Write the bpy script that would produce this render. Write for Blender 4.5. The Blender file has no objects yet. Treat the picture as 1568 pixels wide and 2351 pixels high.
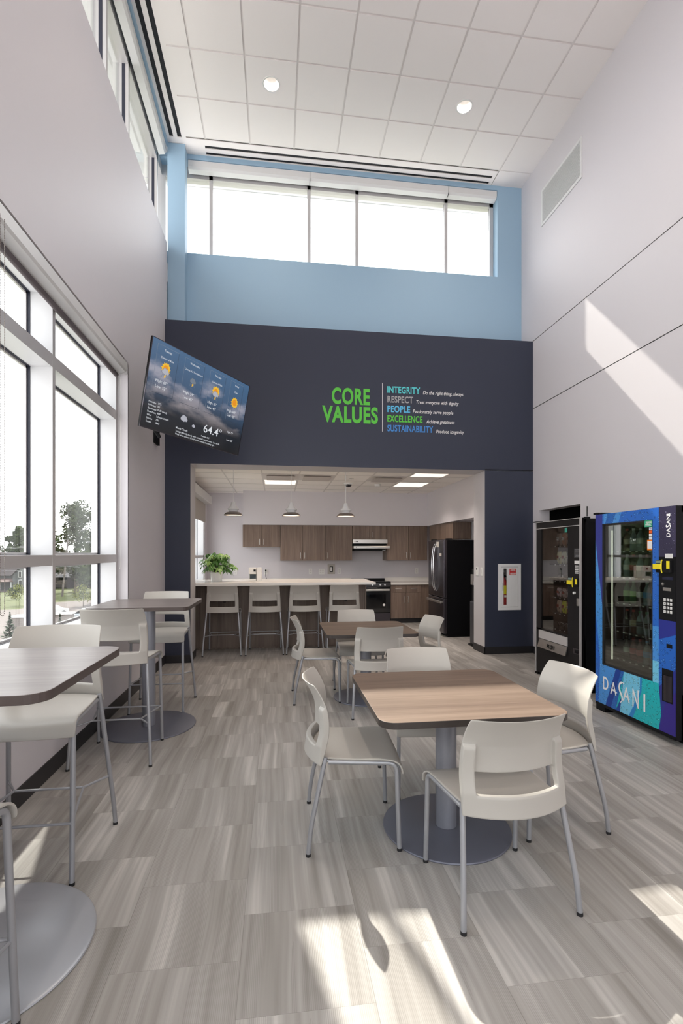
import bpy, bmesh, math, random
from mathutils import Vector, Matrix
random.seed(7)
PI = math.pi
SC = bpy.context.scene
COL = SC.collection
R = math.radians

# ------------------------------------------------------------------ camera
cd = bpy.data.cameras.new('camera'); cam = bpy.data.objects.new('camera', cd); COL.objects.link(cam)
cam.location = (0, 0, 1.4867)
cam.rotation_euler = (R(90), 0, -0.1314)
cd.sensor_fit = 'HORIZONTAL'; cd.sensor_width = 36
cd.lens = 1124.85 / 1568 * 36
cd.shift_y = (1270.6 - 1175.5) / 1568
cd.clip_start = 0.05; cd.clip_end = 1000
SC.camera = cam

# ------------------------------------------------------------------ sky, sun, exposure
SC.view_settings.view_transform = 'Standard'
SC.view_settings.look = 'None'
SC.view_settings.gamma = 1
SC.view_settings.use_curve_mapping = False
SC.view_settings.exposure = 0.0
SC.cycles.max_bounces = 12
SC.cycles.diffuse_bounces = 8
SC.cycles.glossy_bounces = 5
SC.cycles.transmission_bounces = 8
SC.cycles.transparent_max_bounces = 24
SC.cycles.caustics_reflective = False
SC.cycles.caustics_refractive = False
SC.cycles.sample_clamp_indirect = 8
SC.cycles.use_denoising = True

SKY = 4.4
SUN = 9.5
LAMP = 90.0
KLAMP = 150.0
w = bpy.data.worlds.new('sky'); SC.world = w; w.use_nodes = True
nt = w.node_tree; nt.nodes.clear()
out = nt.nodes.new('ShaderNodeOutputWorld'); bg = nt.nodes.new('ShaderNodeBackground')
tc = nt.nodes.new('ShaderNodeTexCoord'); sp = nt.nodes.new('ShaderNodeSeparateXYZ'); cr = nt.nodes.new('ShaderNodeValToRGB')
cr.color_ramp.elements[0].position = 0.0; cr.color_ramp.elements[0].color = (1.0, .965, .96, 1)
cr.color_ramp.elements[1].position = 0.6; cr.color_ramp.elements[1].color = (.92, .95, 1.0, 1)
nt.links.new(tc.outputs['Generated'], sp.inputs[0]); nt.links.new(sp.outputs[2], cr.inputs[0])
nt.links.new(cr.outputs[0], bg.inputs[0]); bg.inputs[1].default_value = SKY
nt.links.new(bg.outputs[0], out.inputs[0])
ld = bpy.data.lights.new('sun', 'SUN'); sun = bpy.data.objects.new('sun', ld); COL.objects.link(sun)
ld.energy = SUN; ld.angle = R(0.5); ld.color = (1.0, .93, .84)
sun.rotation_euler = Vector((.236, -.91, -1)).to_track_quat('-Z', 'Y').to_euler()
sun.location = (-5, 20, 20)

# ------------------------------------------------------------------ materials
def mat(name, col, rough=.6, metal=0.0, spec=.5, coat=0.0, emis=None, es=0.0):
    m = bpy.data.materials.new(name); m.use_nodes = True
    b = m.node_tree.nodes['Principled BSDF']
    b.inputs['Base Color'].default_value = (*col, 1); b.inputs['Roughness'].default_value = rough
    b.inputs['Metallic'].default_value = metal; b.inputs['Specular IOR Level'].default_value = spec
    b.inputs['Coat Weight'].default_value = coat; b.inputs['Coat Roughness'].default_value = .1
    if emis:
        b.inputs['Emission Color'].default_value = (*emis, 1); b.inputs['Emission Strength'].default_value = es
    return m
class NT:
    def __init__(s, m): s.t = m.node_tree; s.b = s.t.nodes.get('Principled BSDF')
    def n(s, typ, **kw):
        x = s.t.nodes.new('ShaderNode' + typ)
        for k, v in kw.items(): setattr(x, k, v)
        return x
    def l(s, a, b): s.t.links.new(a, b)
    def math(s, op, a, b=None, c=None):
        x = s.n('Math', operation=op)
        for i, q in enumerate((a, b, c)):
            if q is None: continue
            if isinstance(q, (int, float)): x.inputs[i].default_value = q
            else: s.l(q, x.inputs[i])
        return x.outputs[0]
    def ramp(s, fac, stops):
        x = s.n('ValToRGB'); e = x.color_ramp.elements
        while len(e) < len(stops): e.new(.5)
        for i, (p, c) in enumerate(stops): e[i].position = p; e[i].color = (*c, 1)
        s.l(fac, x.inputs[0]); return x.outputs[0]
    def mix(s, f, a, b, typ='MIX'):
        x = s.n('Mix', data_type='RGBA', blend_type=typ)
        for i, q in ((0, f), (6, a), (7, b)):
            if isinstance(q, (int, float)): x.inputs[i].default_value = q
            elif isinstance(q, tuple): x.inputs[i].default_value = (*q, 1)
            else: s.l(q, x.inputs[i])
        return x.outputs[2]

def paint(name, col, rough=.55, bump=.04):
    m = mat(name, col, rough, spec=.35); t = NT(m)
    tc = t.n('TexCoord'); nz = t.n('TexNoise'); nz.inputs['Scale'].default_value = 160; nz.inputs['Detail'].default_value = 3
    t.l(tc.outputs['Object'], nz.inputs['Vector'])
    bp = t.n('Bump'); bp.inputs['Strength'].default_value = bump; bp.inputs['Distance'].default_value = .004
    t.l(nz.outputs[0], bp.inputs['Height']); t.l(bp.outputs[0], t.b.inputs['Normal'])
    return m
def wood(name, c1, c2, c3, axis=2, rough=.45, scale=1.0, spec=.4):
    m = mat(name, c1, rough, spec=spec); t = NT(m)
    tc = t.n('TexCoord'); mp = t.n('Mapping'); sc = [38 * scale] * 3; sc[axis] = 1.3 * scale; mp.inputs['Scale'].default_value = sc
    t.l(tc.outputs['Object'], mp.inputs[0])
    oi = t.n('ObjectInfo'); cb = t.n('CombineXYZ'); k = t.math('MULTIPLY', oi.outputs['Random'], 37.0)
    for i in range(3): t.l(k, cb.inputs[i])
    t.l(cb.outputs[0], mp.inputs['Location'])
    n1 = t.n('TexNoise'); n1.inputs['Scale'].default_value = 1.0; n1.inputs['Detail'].default_value = 6; n1.inputs['Roughness'].default_value = .65
    t.l(mp.outputs[0], n1.inputs['Vector'])
    m2 = t.n('Mapping'); s2 = [7 * scale] * 3; s2[axis] = .6 * scale; m2.inputs['Scale'].default_value = s2; t.l(tc.outputs['Object'], m2.inputs[0]); t.l(cb.outputs[0], m2.inputs['Location'])
    n2 = t.n('TexNoise'); n2.inputs['Scale'].default_value = 1.0; n2.inputs['Detail'].default_value = 3; t.l(m2.outputs[0], n2.inputs['Vector'])
    f = t.math('ADD', t.math('MULTIPLY', n1.outputs[0], .6), t.math('MULTIPLY', n2.outputs[0], .4))
    t.l(t.ramp(f, [(.33, c1), (.5, c2), (.66, c3)]), t.b.inputs['Base Color'])
    bp = t.n('Bump'); bp.inputs['Strength'].default_value = .08; bp.inputs['Distance'].default_value = .002
    t.l(n1.outputs[0], bp.inputs['Height']); t.l(bp.outputs[0], t.b.inputs['Normal'])
    return m
def glassm(name, tint=(1, 1, 1), ior=1.5, boost=1.0):
    m = bpy.data.materials.new(name); m.use_nodes = True; t = NT(m); t.t.nodes.clear()
    o = t.n('OutputMaterial'); tr = t.n('BsdfTransparent'); tr.inputs[0].default_value = (*tint, 1)
    g = t.n('BsdfGlossy'); g.inputs['Roughness'].default_value = .01; ge = t.n('NewGeometry'); dt = t.n('VectorMath', operation='DOT_PRODUCT'); t.l(ge.outputs['Normal'], dt.inputs[0]); t.l(ge.outputs['Incoming'], dt.inputs[1])
    f0 = ((ior - 1) / (ior + 1)) ** 2; ca = t.math('SUBTRACT', 1.0, t.math('ABSOLUTE', dt.outputs['Value']))
    fr = t.math('ADD', f0, t.math('MULTIPLY', 1 - f0, t.math('POWER', ca, 5.0)))
    mx = t.n('MixShader'); t.l(t.math('MULTIPLY', fr, boost), mx.inputs[0]); t.l(tr.outputs[0], mx.inputs[1]); t.l(g.outputs[0], mx.inputs[2])
    t.l(mx.outputs[0], o.inputs[0]); return m

M = {}
M['wall'] = paint('light_grey_wall_paint', (.66, .63, .655), .5)
M['wallw'] = paint('white_jamb_paint', (.72, .71, .71), .5)
M['jamb'] = paint('warm_grey_jamb_paint', (.56, .535, .545), .5)
M['navy'] = paint('navy_wall_paint', (.035, .041, .066), .42)
M['blue'] = paint('sky_blue_wall_paint', (.33, .48, .62), .5)
M['ceil'] = paint('ceiling_tile', (.90, .845, .82), .9, .15)
M['grid'] = mat('ceiling_grid_metal', (.78, .73, .71), .7)
M['gridk'] = mat('kitchen_grid_metal', (.66, .62, .59), .5)
M['black'] = mat('matt_black', (.006, .006, .007), .6, spec=.2)
M['slot'] = mat('slot_and_shade_black', (.008, .008, .012), .7)
M['rubber'] = mat('black_rubber', (.012, .012, .014), .55)
M['base'] = mat('rubber_baseboard', (.018, .017, .020), .45)
M['alum'] = mat('clear_anodised_aluminium', (.60, .58, .58), .38, .35)
M['alumw'] = mat('white_window_lining', (.60, .60, .61), .4)
M['gasket'] = mat('dark_window_gasket', (.02, .022, .04), .5)
M['shadebox'] = mat('white_shade_cassette', (.72, .71, .70), .4)
M['shadecloth'] = mat('dark_shade_cloth', (.13, .11, .115), .8)
M['clothk'] = mat('beige_shade_cloth', (.50, .46, .42), .8)
M['glass'] = glassm('window_glass', (.97, .985, .98), 1.45)
M['plastic'] = mat('warm_white_plastic', (.44, .415, .38), .40, spec=.4)
M['tubem'] = mat('silver_powder_coat_steel', (.38, .385, .41), .35, .45)
M['tubed'] = mat('satin_grey_steel', (.33, .34, .385), .38, .5)
M['disc'] = mat('dark_grey_steel_disc', (.155, .16, .20), .40, .3)
M['chrome'] = mat('chrome', (.75, .75, .76), .12, 1.0)
M['steel'] = mat('brushed_stainless_steel', (.58, .55, .52), .28, .9)
M['dsteel'] = mat('black_stainless_steel', (.085, .077, .09), .24, .85)
M['pend'] = mat('smoked_brushed_nickel', (.30, .27, .26), .25, .9)
M['blackg'] = mat('glossy_black', (.008, .008, .010), .12, coat=.4)
M['white'] = mat('white_plastic', (.78, .77, .75), .4)
M['whiteg'] = mat('white_enamel', (.80, .80, .80), .25, coat=.3)
M['quartz'] = mat('white_quartz', (.74, .71, .67), .25)
M['wood'] = wood('walnut_laminate', (.115, .075, .055), (.185, .13, .10), (.26, .19, .15))
M['woodd'] = wood('walnut_laminate_base', (.11, .080, .063), (.175, .132, .108), (.23, .178, .15))
M['top'] = wood('table_laminate', (.10, .066, .050), (.148, .104, .078), (.195, .142, .108), axis=0, rough=.5, scale=1.2, spec=.22)
M['bartop'] = wood('bar_table_laminate', (.15, .125, .115), (.20, .17, .16), (.26, .225, .21), axis=0, rough=.33, scale=1.2, spec=.55)
M['edge'] = mat('table_edge_band', (.045, .036, .032), .4)
M['edgeb'] = mat('bar_table_edge_band', (.08, .06, .055), .4)
M['warm'] = mat('warm_lamp_diffuser', (.9, .8, .7), .5, emis=(1, .80, .62), es=1.4)
M['panel'] = mat('led_panel_diffuser', (.9, .88, .85), .5, emis=(1, .83, .70), es=1.15)
M['leaf'] = mat('houseplant_leaf', (.09, .22, .045), .4)
M['leafl'] = mat('pale_houseplant_leaf', (.22, .38, .10), .4)
M['stem'] = mat('green_stem', (.14, .20, .07), .6)
M['red'] = mat('red_enamel', (.45, .02, .02), .3, coat=.4)
M['yellow'] = mat('yellow_plastic', (.85, .70, .02), .4)
M['redv'] = mat('red_vinyl', (.62, .03, .03), .5)

# floor: striped vinyl tiles laid ashlar
m = mat('striped_grey_floor_tile', (.3, .28, .26), .45, spec=.4); M['floor'] = m; t = NT(m)
tc = t.n('TexCoord'); s = t.n('SeparateXYZ'); t.l(tc.outputs['Object'], s.inputs[0])
TS = .457
u = t.math('DIVIDE', t.math('ADD', s.outputs[0], 20 * TS * 2 - .325), TS); ui = t.math('FLOOR', u)
off = t.math('MULTIPLY', t.math('MODULO', ui, 2.0), .5)
v = t.math('ADD', t.math('DIVIDE', t.math('ADD', s.outputs[1], 60 * TS - 1.82), TS), off); vi = t.math('FLOOR', v)
cb = t.n('CombineXYZ'); t.l(ui, cb.inputs[0]); t.l(vi, cb.inputs[1]); wn = t.n('TexWhiteNoise'); t.l(cb.outputs[0], wn.inputs[0])
sw = t.n('SeparateXYZ'); t.l(wn.outputs['Color'], sw.inputs[0])
wob = t.n('TexNoise'); wob.inputs['Scale'].default_value = 1.1; wob.inputs['Detail'].default_value = 1; t.l(tc.outputs['Object'], wob.inputs['Vector'])
xx = t.math('ADD', t.math('ADD', s.outputs[0], t.math('MULTIPLY', wob.outputs[0], .07)), t.math('MULTIPLY', sw.outputs[0], 9.0))
def streak(sx, sy, det, seedoff):
    c = t.n('CombineXYZ'); t.l(t.math('MULTIPLY', xx, sx), c.inputs[0]); t.l(t.math('ADD', t.math('MULTIPLY', s.outputs[1], sy), t.math('MULTIPLY', sw.outputs[1], 30.0 + seedoff)), c.inputs[1])
    n = t.n('TexNoise'); n.inputs['Scale'].default_value = 1.0; n.inputs['Detail'].default_value = det; t.l(c.outputs[0], n.inputs['Vector']); return n.outputs[0]
a = streak(12, .7, 2, 0); b = streak(42, .8, 2, 11); c3 = streak(3.0, .3, 1, 23)
f = t.math('ADD', t.math('ADD', t.math('MULTIPLY', a, .45), t.math('MULTIPLY', b, .25)), t.math('MULTIPLY', c3, .30))
col = t.ramp(f, [(.36, (.215, .198, .180)), (.46, (.30, .282, .262)), (.54, (.36, .342, .322)), (.64, (.51, .487, .46))])
pin = t.math('SINE', t.math('MULTIPLY', s.outputs[0], 2 * PI / .0062))
pm = t.math('GREATER_THAN', streak(12, .5, 1, 47), .53)
pf = t.math('MULTIPLY', t.math('GREATER_THAN', pin, .25), pm)
col = t.mix(t.math('MULTIPLY', pf, .22), col, (.13, .115, .105))
tone = t.math('ADD', .95, t.math('MULTIPLY', sw.outputs[2], .10))
cc = t.n('CombineXYZ'); [t.l(tone, cc.inputs[i]) for i in range(3)]
col = t.mix(1.0, col, cc.outputs[0], 'MULTIPLY')
fu = t.math('SUBTRACT', u, ui); fv = t.math('SUBTRACT', v, vi)
se = t.math('MAXIMUM', t.math('LESS_THAN', fu, .0045), t.math('LESS_THAN', fv, .0025))
col = t.mix(t.math('MULTIPLY', se, .45), col, (.09, .08, .07))
t.l(col, t.b.inputs['Base Color'])
bp = t.n('Bump'); bp.inputs['Strength'].default_value = .05; bp.inputs['Distance'].default_value = .002
t.l(t.math('ADD', pin, t.math('MULTIPLY', se, -4.0)), bp.inputs['Height']); t.l(bp.outputs[0], t.b.inputs['Normal'])

# ------------------------------------------------------------------ mesh helpers
class MB:
    def __init__(s): s.v = []; s.f = []; s.m = []
    def add(s, vs, fs, mi=0):
        o = len(s.v); s.v += [Vector(p) for p in vs]; s.f += [tuple(o + i for i in f) for f in fs]; s.m += [mi] * len(fs); return s
    def box(s, x0, x1, y0, y1, z0, z1, mi=0, T=None):
        vs = [Vector((x, y, z)) for z in (z0, z1) for y in (y0, y1) for x in (x0, x1)]
        if T is not None: vs = [T @ p for p in vs]
        if not isinstance(mi, (list, tuple)): mi = [mi] * 6
        fs = [(0, 2, 3, 1), (4, 5, 7, 6), (0, 1, 5, 4), (2, 6, 7, 3), (0, 4, 6, 2), (1, 3, 7, 5)]  # -z +z -y +y -x +x
        o = len(s.v); s.v += vs
        for f, k in zip(fs, mi): s.f.append(tuple(o + i for i in f)); s.m.append(k)
        return s
    def tube(s, pts, r, seg=10, mi=0, cap=True):
        pts = [Vector(p) for p in pts]; n = len(pts); rs = r if isinstance(r, (list, tuple)) else [r] * n
        tg = []
        for i in range(n):
            a = pts[max(i - 1, 0)]; b = pts[min(i + 1, n - 1)]; tg.append((b - a).normalized())
        up = Vector((0, 0, 1)) if abs(tg[0].z) < .9 else Vector((1, 0, 0))
        nn = (up - tg[0] * up.dot(tg[0])).normalized(); vs = []
        for i in range(n):
            nn = (nn - tg[i] * nn.dot(tg[i])).normalized(); bb = tg[i].cross(nn)
            for k in range(seg):
                a = 2 * PI * k / seg; vs.append(pts[i] + (nn * math.cos(a) + bb * math.sin(a)) * rs[i])
        fs = [(i * seg + k, i * seg + (k + 1) % seg, (i + 1) * seg + (k + 1) % seg, (i + 1) * seg + k) for i in range(n - 1) for k in range(seg)]
        if cap: fs += [tuple(reversed(range(seg))), tuple(range((n - 1) * seg, n * seg))]
        return s.add(vs, fs, mi)
    def cyl(s, c, r, z0, z1, seg=24, mi=0): return s.tube([(c[0], c[1], z0), (c[0], c[1], z1)], r, seg, mi)
    def lathe(s, prof, c=(0, 0, 0), seg=32, mi=0, close=False):
        vs = []; n = len(prof)
        for r_, z in prof:
            for k in range(seg):
                a = 2 * PI * k / seg; vs.append((c[0] + r_ * math.cos(a), c[1] + r_ * math.sin(a), c[2] + z))
        fs = [(i * seg + k, i * seg + (k + 1) % seg, (i + 1) * seg + (k + 1) % seg, (i + 1) * seg + k) for i in range(n - 1) for k in range(seg)]
        if close: fs += [tuple(reversed(range(seg))), tuple(range((n - 1) * seg, n * seg))]
        return s.add(vs, fs, mi)
    def extrude(s, pts, d, mi=0, mside=None):
        pts = [Vector(p) for p in pts]; d = Vector(d); n = len(pts)
        s.add(pts + [p + d for p in pts], [tuple(reversed(range(n))), tuple(range(n, 2 * n))], mi)
        o = len(s.v) - 2 * n
        for i in range(n): s.f.append((o + i, o + (i + 1) % n, o + n + (i + 1) % n, o + n + i)); s.m.append(mi if mside is None else mside)
        return s
    def build(s, name, mats, parent=None, smooth=False, bevel=0, loc=None, seg=2, subsurf=0, keep=False):
        if not isinstance(mats, (list, tuple)): mats = [mats]
        if parent is not None: o3 = Vector(parent['_w']) if '_w' in parent else Vector((0, 0, 0))
        elif loc is not None: o3 = Vector(loc)
        else:
            xs = [p.x for p in s.v]; ys = [p.y for p in s.v]; zs = [p.z for p in s.v]
            o3 = Vector(((min(xs) + max(xs)) / 2, (min(ys) + max(ys)) / 2, min(zs)))
        me = bpy.data.meshes.new(name); me.from_pydata([tuple(p - o3) for p in s.v], [], s.f)
        for k in mats: me.materials.append(k)
        for p, k in zip(me.polygons, s.m): p.material_index = k
        bm = bmesh.new(); bm.from_mesh(me); bmesh.ops.recalc_face_normals(bm, faces=bm.faces) if not keep else None; bm.to_mesh(me); bm.free()
        if smooth:
            for p in me.polygons: p.use_smooth = True
            me.set_sharp_from_angle(angle=R(38))
        me.update()
        o = bpy.data.objects.new(name, me); COL.objects.link(o)
        if parent is None: o.location = o3; o['_w'] = tuple(o3)
        else: o.parent = parent; o['_w'] = parent['_w'] if '_w' in parent else (0., 0., 0.)
        if bevel:
            b = o.modifiers.new('b', 'BEVEL'); b.width = bevel; b.segments = seg; b.limit_method = 'ANGLE'; b.angle_limit = R(40); b.harden_normals = False
        if subsurf:
            b = o.modifiers.new('s', 'SUBSURF'); b.levels = subsurf; b.render_levels = subsurf
        return o
def ring(b, x0, x1, z0, z1, q, mk):
    mk(b, x0, x1, z0, z0 + q); mk(b, x0, x1, z1 - q, z1); mk(b, x0, x0 + q, z0 + q, z1 - q); mk(b, x1 - q, x1, z0 + q, z1 - q)
def fillet(pts, r, n=6):
    pts = [Vector(p) for p in pts]; o = [pts[0]]
    for i in range(1, len(pts) - 1):
        a, b, c = pts[i - 1], pts[i], pts[i + 1]; d1 = (a - b).normalized(); d2 = (c - b).normalized()
        q = min(r, (a - b).length * .48, (c - b).length * .48); p1 = b + d1 * q; p2 = b + d2 * q
        for k in range(n + 1):
            t_ = k / n; o.append(p1 * (1 - t_) ** 2 + b * 2 * t_ * (1 - t_) + p2 * t_ ** 2)
    o.append(pts[-1]); return o
def thing(name, label, cat, loc=(0, 0, 0), group=None, rz=0):
    o = bpy.data.objects.new(name, None); COL.objects.link(o); o.location = loc; o.rotation_euler.z = rz; o.empty_display_size = .1
    o['label'] = label; o['category'] = cat; o['_w'] = tuple(float(x) for x in loc)
    if group: o['group'] = group
    return o
def tag(o, label, cat, group=None, kind=None):
    o['label'] = label; o['category'] = cat
    if group: o['group'] = group
    if kind: o['kind'] = kind
    return o
def struct(o, label=None):
    o['kind'] = 'structure'
    if label: o['label'] = label
    return o
def copy_tree(o, parent=None):
    c = o.copy(); COL.objects.link(c)
    if parent is not None: c.parent = parent
    for ch in list(o.children): copy_tree(ch, c)
    return c
FONTCACHE = {}
def text_geo(s_, shear=0.0, bold=0.0, ext=.5):
    key = (s_, shear, bold)
    if key in FONTCACHE: return FONTCACHE[key]
    def mk(body):
        cu = bpy.data.curves.new('t', 'FONT'); cu.body = body; cu.size = 1; cu.shear = shear; cu.offset = bold; cu.fill_mode = 'FRONT'; cu.resolution_u = 8 if bold > .02 and len(s_) < 15 else 3; cu.space_character = 1 + max(0, bold) * 2.2
        o = bpy.data.objects.new('t', cu); COL.objects.link(o); dg = bpy.context.evaluated_depsgraph_get(); dg.update()
        me = bpy.data.meshes.new_from_object(o.evaluated_get(dg)); vs = [p.co.copy() for p in me.vertices]; fs = [tuple(p.vertices) for p in me.polygons]
        bpy.data.objects.remove(o); bpy.data.curves.remove(cu); bpy.data.meshes.remove(me); return vs, fs
    hv, _ = mk('H'); cap = max(p.y for p in hv)
    vs, fs = mk(s_); x0 = min(p.x for p in vs); x1 = max(p.x for p in vs)
    g = ([((p.x - x0) / (x1 - x0), p.y / cap) for p in vs], fs, (x1 - x0) / cap); FONTCACHE[key] = g; return g
def text(mb, s_, org, U, V, width=None, cap=.05, shear=0, bold=0, thick=.0015, N=None, mi=0):
    """org = baseline start; U along the line, V up, N outward"""
    g, fs, asp = text_geo(s_, shear, bold); wd = width if width else asp * cap
    org, U, V = Vector(org), Vector(U).normalized(), Vector(V).normalized(); N = Vector(N) if N else U.cross(V); N.normalize()
    top = [org + U * (a * wd) + V * (b * cap) + N * thick for a, b in g]
    mb.add(top, fs, mi); return mb

# ------------------------------------------------------------------ room shell
XL, XR, YN, ZC = -1.5, 3.796, 6.884, 7.20
YB = -3.0
struct(MB().box(-1.9, 5.2, YB - .2, 11.0, -.25, 0).build('floor', M['floor'], loc=(0, 0, 0)))
# left wall: pieces round the big window and the clerestory
WS, WH, WE = .85, 3.395, 5.22
b = MB()
b.box(-1.85, XL, YB, WE, 0, WS); b.box(-1.85, XL, YB, WE, WH + .035, 5.765); b.box(-1.85, XL, WE, 7.0, 0, 5.765)
b.box(-1.85, XL, YB, YB + .6, WS, WH + .02)
struct(b.build('wall_left', M['wall'], loc=(XL, 0, 0)))
b = MB().box(-1.85, -1.58, 7.0, 7.29, 0, 5.765).box(-1.58, -1.505, 7.0, 7.06, 5.3, 5.34)
struct(b.build('dark_gap_fill', M['slot'], loc=(-1.7, 7.1, 0)))  # black filler; its colour stands for the shade in the wall-end gap
struct(MB().box(-1.565, -1.5, 7.01, 7.05, 5.24, 5.5).box(-1.56, -1.51, 7.0, 7.05, 5.60, 5.72).build('trim_2', M['wallw']))
# right wall: reveal joints, doorway
b = MB()
def rwall(y0, y1, z0, z1): b.box(XR, XR + .16, y0, y1, z0, z1)
rwall(YB, 7.385, 4.662, 7.3); rwall(YB, 7.29, 3.652, 4.650); rwall(YB, 7.29, 2.112, 3.640); rwall(YB, 5.73, 0, 2.112); rwall(6.707, 7.29, 0, 2.112)
struct(b.build('wall_right', M['wall'], loc=(XR, 0, 0)))
struct(MB().box(XR + .008, XR + .1, YB, 7.29, 4.648, 4.664).box(XR + .008, XR + .1, YB, 7.29, 3.638, 3.654).build('trim_3', M['base'], loc=(XR, 0, 3.65)))
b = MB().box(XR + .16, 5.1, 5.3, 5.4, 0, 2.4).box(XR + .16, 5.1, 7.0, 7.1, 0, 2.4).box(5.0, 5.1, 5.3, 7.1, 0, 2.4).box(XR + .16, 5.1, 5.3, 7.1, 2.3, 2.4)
struct(b.build('wall_passage', M['slot'], loc=(4.5, 6, 0)))  # passage walls coloured near-black to stand for the unlit interior
# navy front wall with the big opening
b = MB(); OX0, OX1, OZ = -1.165, 3.041, 2.712
b.box(XL, OX0, YN, 7.29, 0, OZ, [1, 0, 0, 1, 0, 1]); 
RX0, RX1, RZ0, RZ1 = 3.30, 3.55, .71, 1.275   # recess of the extinguisher cabinet
b.box(OX1, RX0, YN, 7.29, 0, OZ - .004, [1, 0, 0, 1, 1, 0]); b.box(RX1, XR, YN, 7.29, 0, OZ - .004, [1, 0, 0, 1, 0, 0])
b.box(RX0, RX1, YN, 7.29, 0, RZ0, [1, 0, 0, 1, 0, 0]); b.box(RX0, RX1, YN, 7.29, RZ1, OZ - .004, [1, 0, 0, 1, 0, 0]); b.box(RX0, RX1, YN + .15, 7.29, RZ0, RZ1, 0)
b.box(XL, XR, YN, 7.29, OZ, 4.654, [1, 0, 0, 1, 0, 0])
struct(b.build('wall_front', [M['navy'], M['jamb']], loc=(0, YN, 0)))
struct(MB().box(OX1 + .002, XR, YN - .001, YN + .002, 2.718, 2.730).build('trim_4', M['black']))
# blue upper wall
b = MB(); BY = 7.233
b.box(-1.65, 3.401, BY, 7.385, 4.5, 5.785); b.box(3.401, XR, BY, 7.385, 4.5, 7.2); b.box(-1.65, 3.401, BY, 7.385, 7.13, 7.2)
b.box(-1.505, -1.27, 7.06, BY, 4.62, 7.195); b.box(XL - .15, XL + .005, YB, 7.06, 7.135, 7.2)
struct(b.build('wall_upper', M['blue'], loc=(0, BY, 0)))
# back wall, out of view; its windows are added to bring in light
b = MB(); b.box(-1.85, 3.96, YB - .15, YB, 0, .9); b.box(-1.85, 3.96, YB - .15, YB, 3.3, 4.6); b.box(-1.85, 3.96, YB - .15, YB, 5.5, 7.3)
b.box(-1.85, -1.2, YB - .15, YB, .9, 6.9); b.box(3.4, 3.96, YB - .15, YB, .9, 6.9)
struct(b.build('wall_back', M['wall'], loc=(0, YB, 0)))
b = MB()
for x in (-1.2, -.3, .6, 1.5, 2.4, 3.35): b.box(x, x + .05, YB - .12, YB, .9, 6.9)
b.box(-1.2, 3.4, YB - .1, YB - .02, .9, .95).box(-1.2, 3.4, YB - .1, YB - .02, 2.6, 2.66)
wb = struct(b.build('added_back_window', M['alum'], loc=(1, YB, .9)))
MB().box(-1.2, 3.4, YB - .08, YB - .07, .9, 6.9).build('pane', M['glass'], wb)
# roof slab and overhang
b = MB(); b.box(-2.95, XR + .5, YB - .3, 8.0, 7.32, 7.55)
for k in range(5): b.box(-2.9 + k * .2, -2.89 + k * .2, YB - .3, 8.0, 7.305, 7.32)
b.box(-2.98, -2.88, YB - .3, 8.03, 7.27, 7.6); b.box(-2.98, XR + .5, 7.92, 8.02, 7.30, 7.62); b.box(-2.98, XR + .5, 8.0, 8.03, 7.29, 7.4)
struct(b.build('roof', M['wallw'], loc=(0, 0, 7.3)))
# kitchen shell
KC, KX0, KX1, KY = 2.79, -1.48, 3.66, 10.8
struct(MB().box(KX0 - .3, KX1 + .2, KY, KY + .2, 0, 3.0).build('wall_kitchen_back', M['wall'], loc=(1, KY, 0)))
b = MB(); b.box(-1.85, KX0, 7.29, 7.75, 0, 3.0); b.box(-1.85, KX0, 10.45, KY, 0, 3.0); b.box(-1.85, KX0, 7.75, 10.45, 0, .9); b.box(-1.85, KX0, 7.75, 10.45, 2.62, 3.0)
struct(b.build('wall_kitchen_left', M['wall'], loc=(KX0, 9, 0)))
b = MB(); b.box(KX1, KX1 + .14, 7.29, KY, 0, 3.0); struct(b.build('wall_kitchen_right', M['wall'], loc=(KX1, 9, 0)))
b = MB(); b.box(-.69, KX1, 10.33, KY, 2.085, KC + .05); b.box(3.25, KX1, 7.29, 10.33, 2.085, KC + .05)
struct(b.build('wall_soffit', M['wall'], loc=(1.4, 10.5, 2.08)))
struct(MB().box(-1.9, 4.1, 7.30, 11.05, 3.0, 3.3).build('roof', M['wallw'], loc=(1, 9, 3)))
# kitchen ceiling (2 ft grid)
M['ceilk'] = paint('kitchen_ceiling_tile', (.90, .86, .82), .9, .1)
b = MB(); b.box(KX0, KX1, 7.29, KY, KC, KC + .1, 0)
gx = [-.24 + .61 * k for k in range(-2, 7)]; gy = [7.47 + .61 * k for k in range(0, 6)]
for x in gx:
    if KX0 < x < KX1: b.box(x - .012, x + .012, 7.29, KY, KC - .004, KC, 1)
for y in gy: b.box(KX0, KX1, y - .012 if abs(y - 8.69) > 9 else y - .012, y + .012, KC - .0035, KC, 1)
struct(b.build('ceiling', [M['ceilk'], M['gridk']], loc=(1, 9, KC)))
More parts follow.
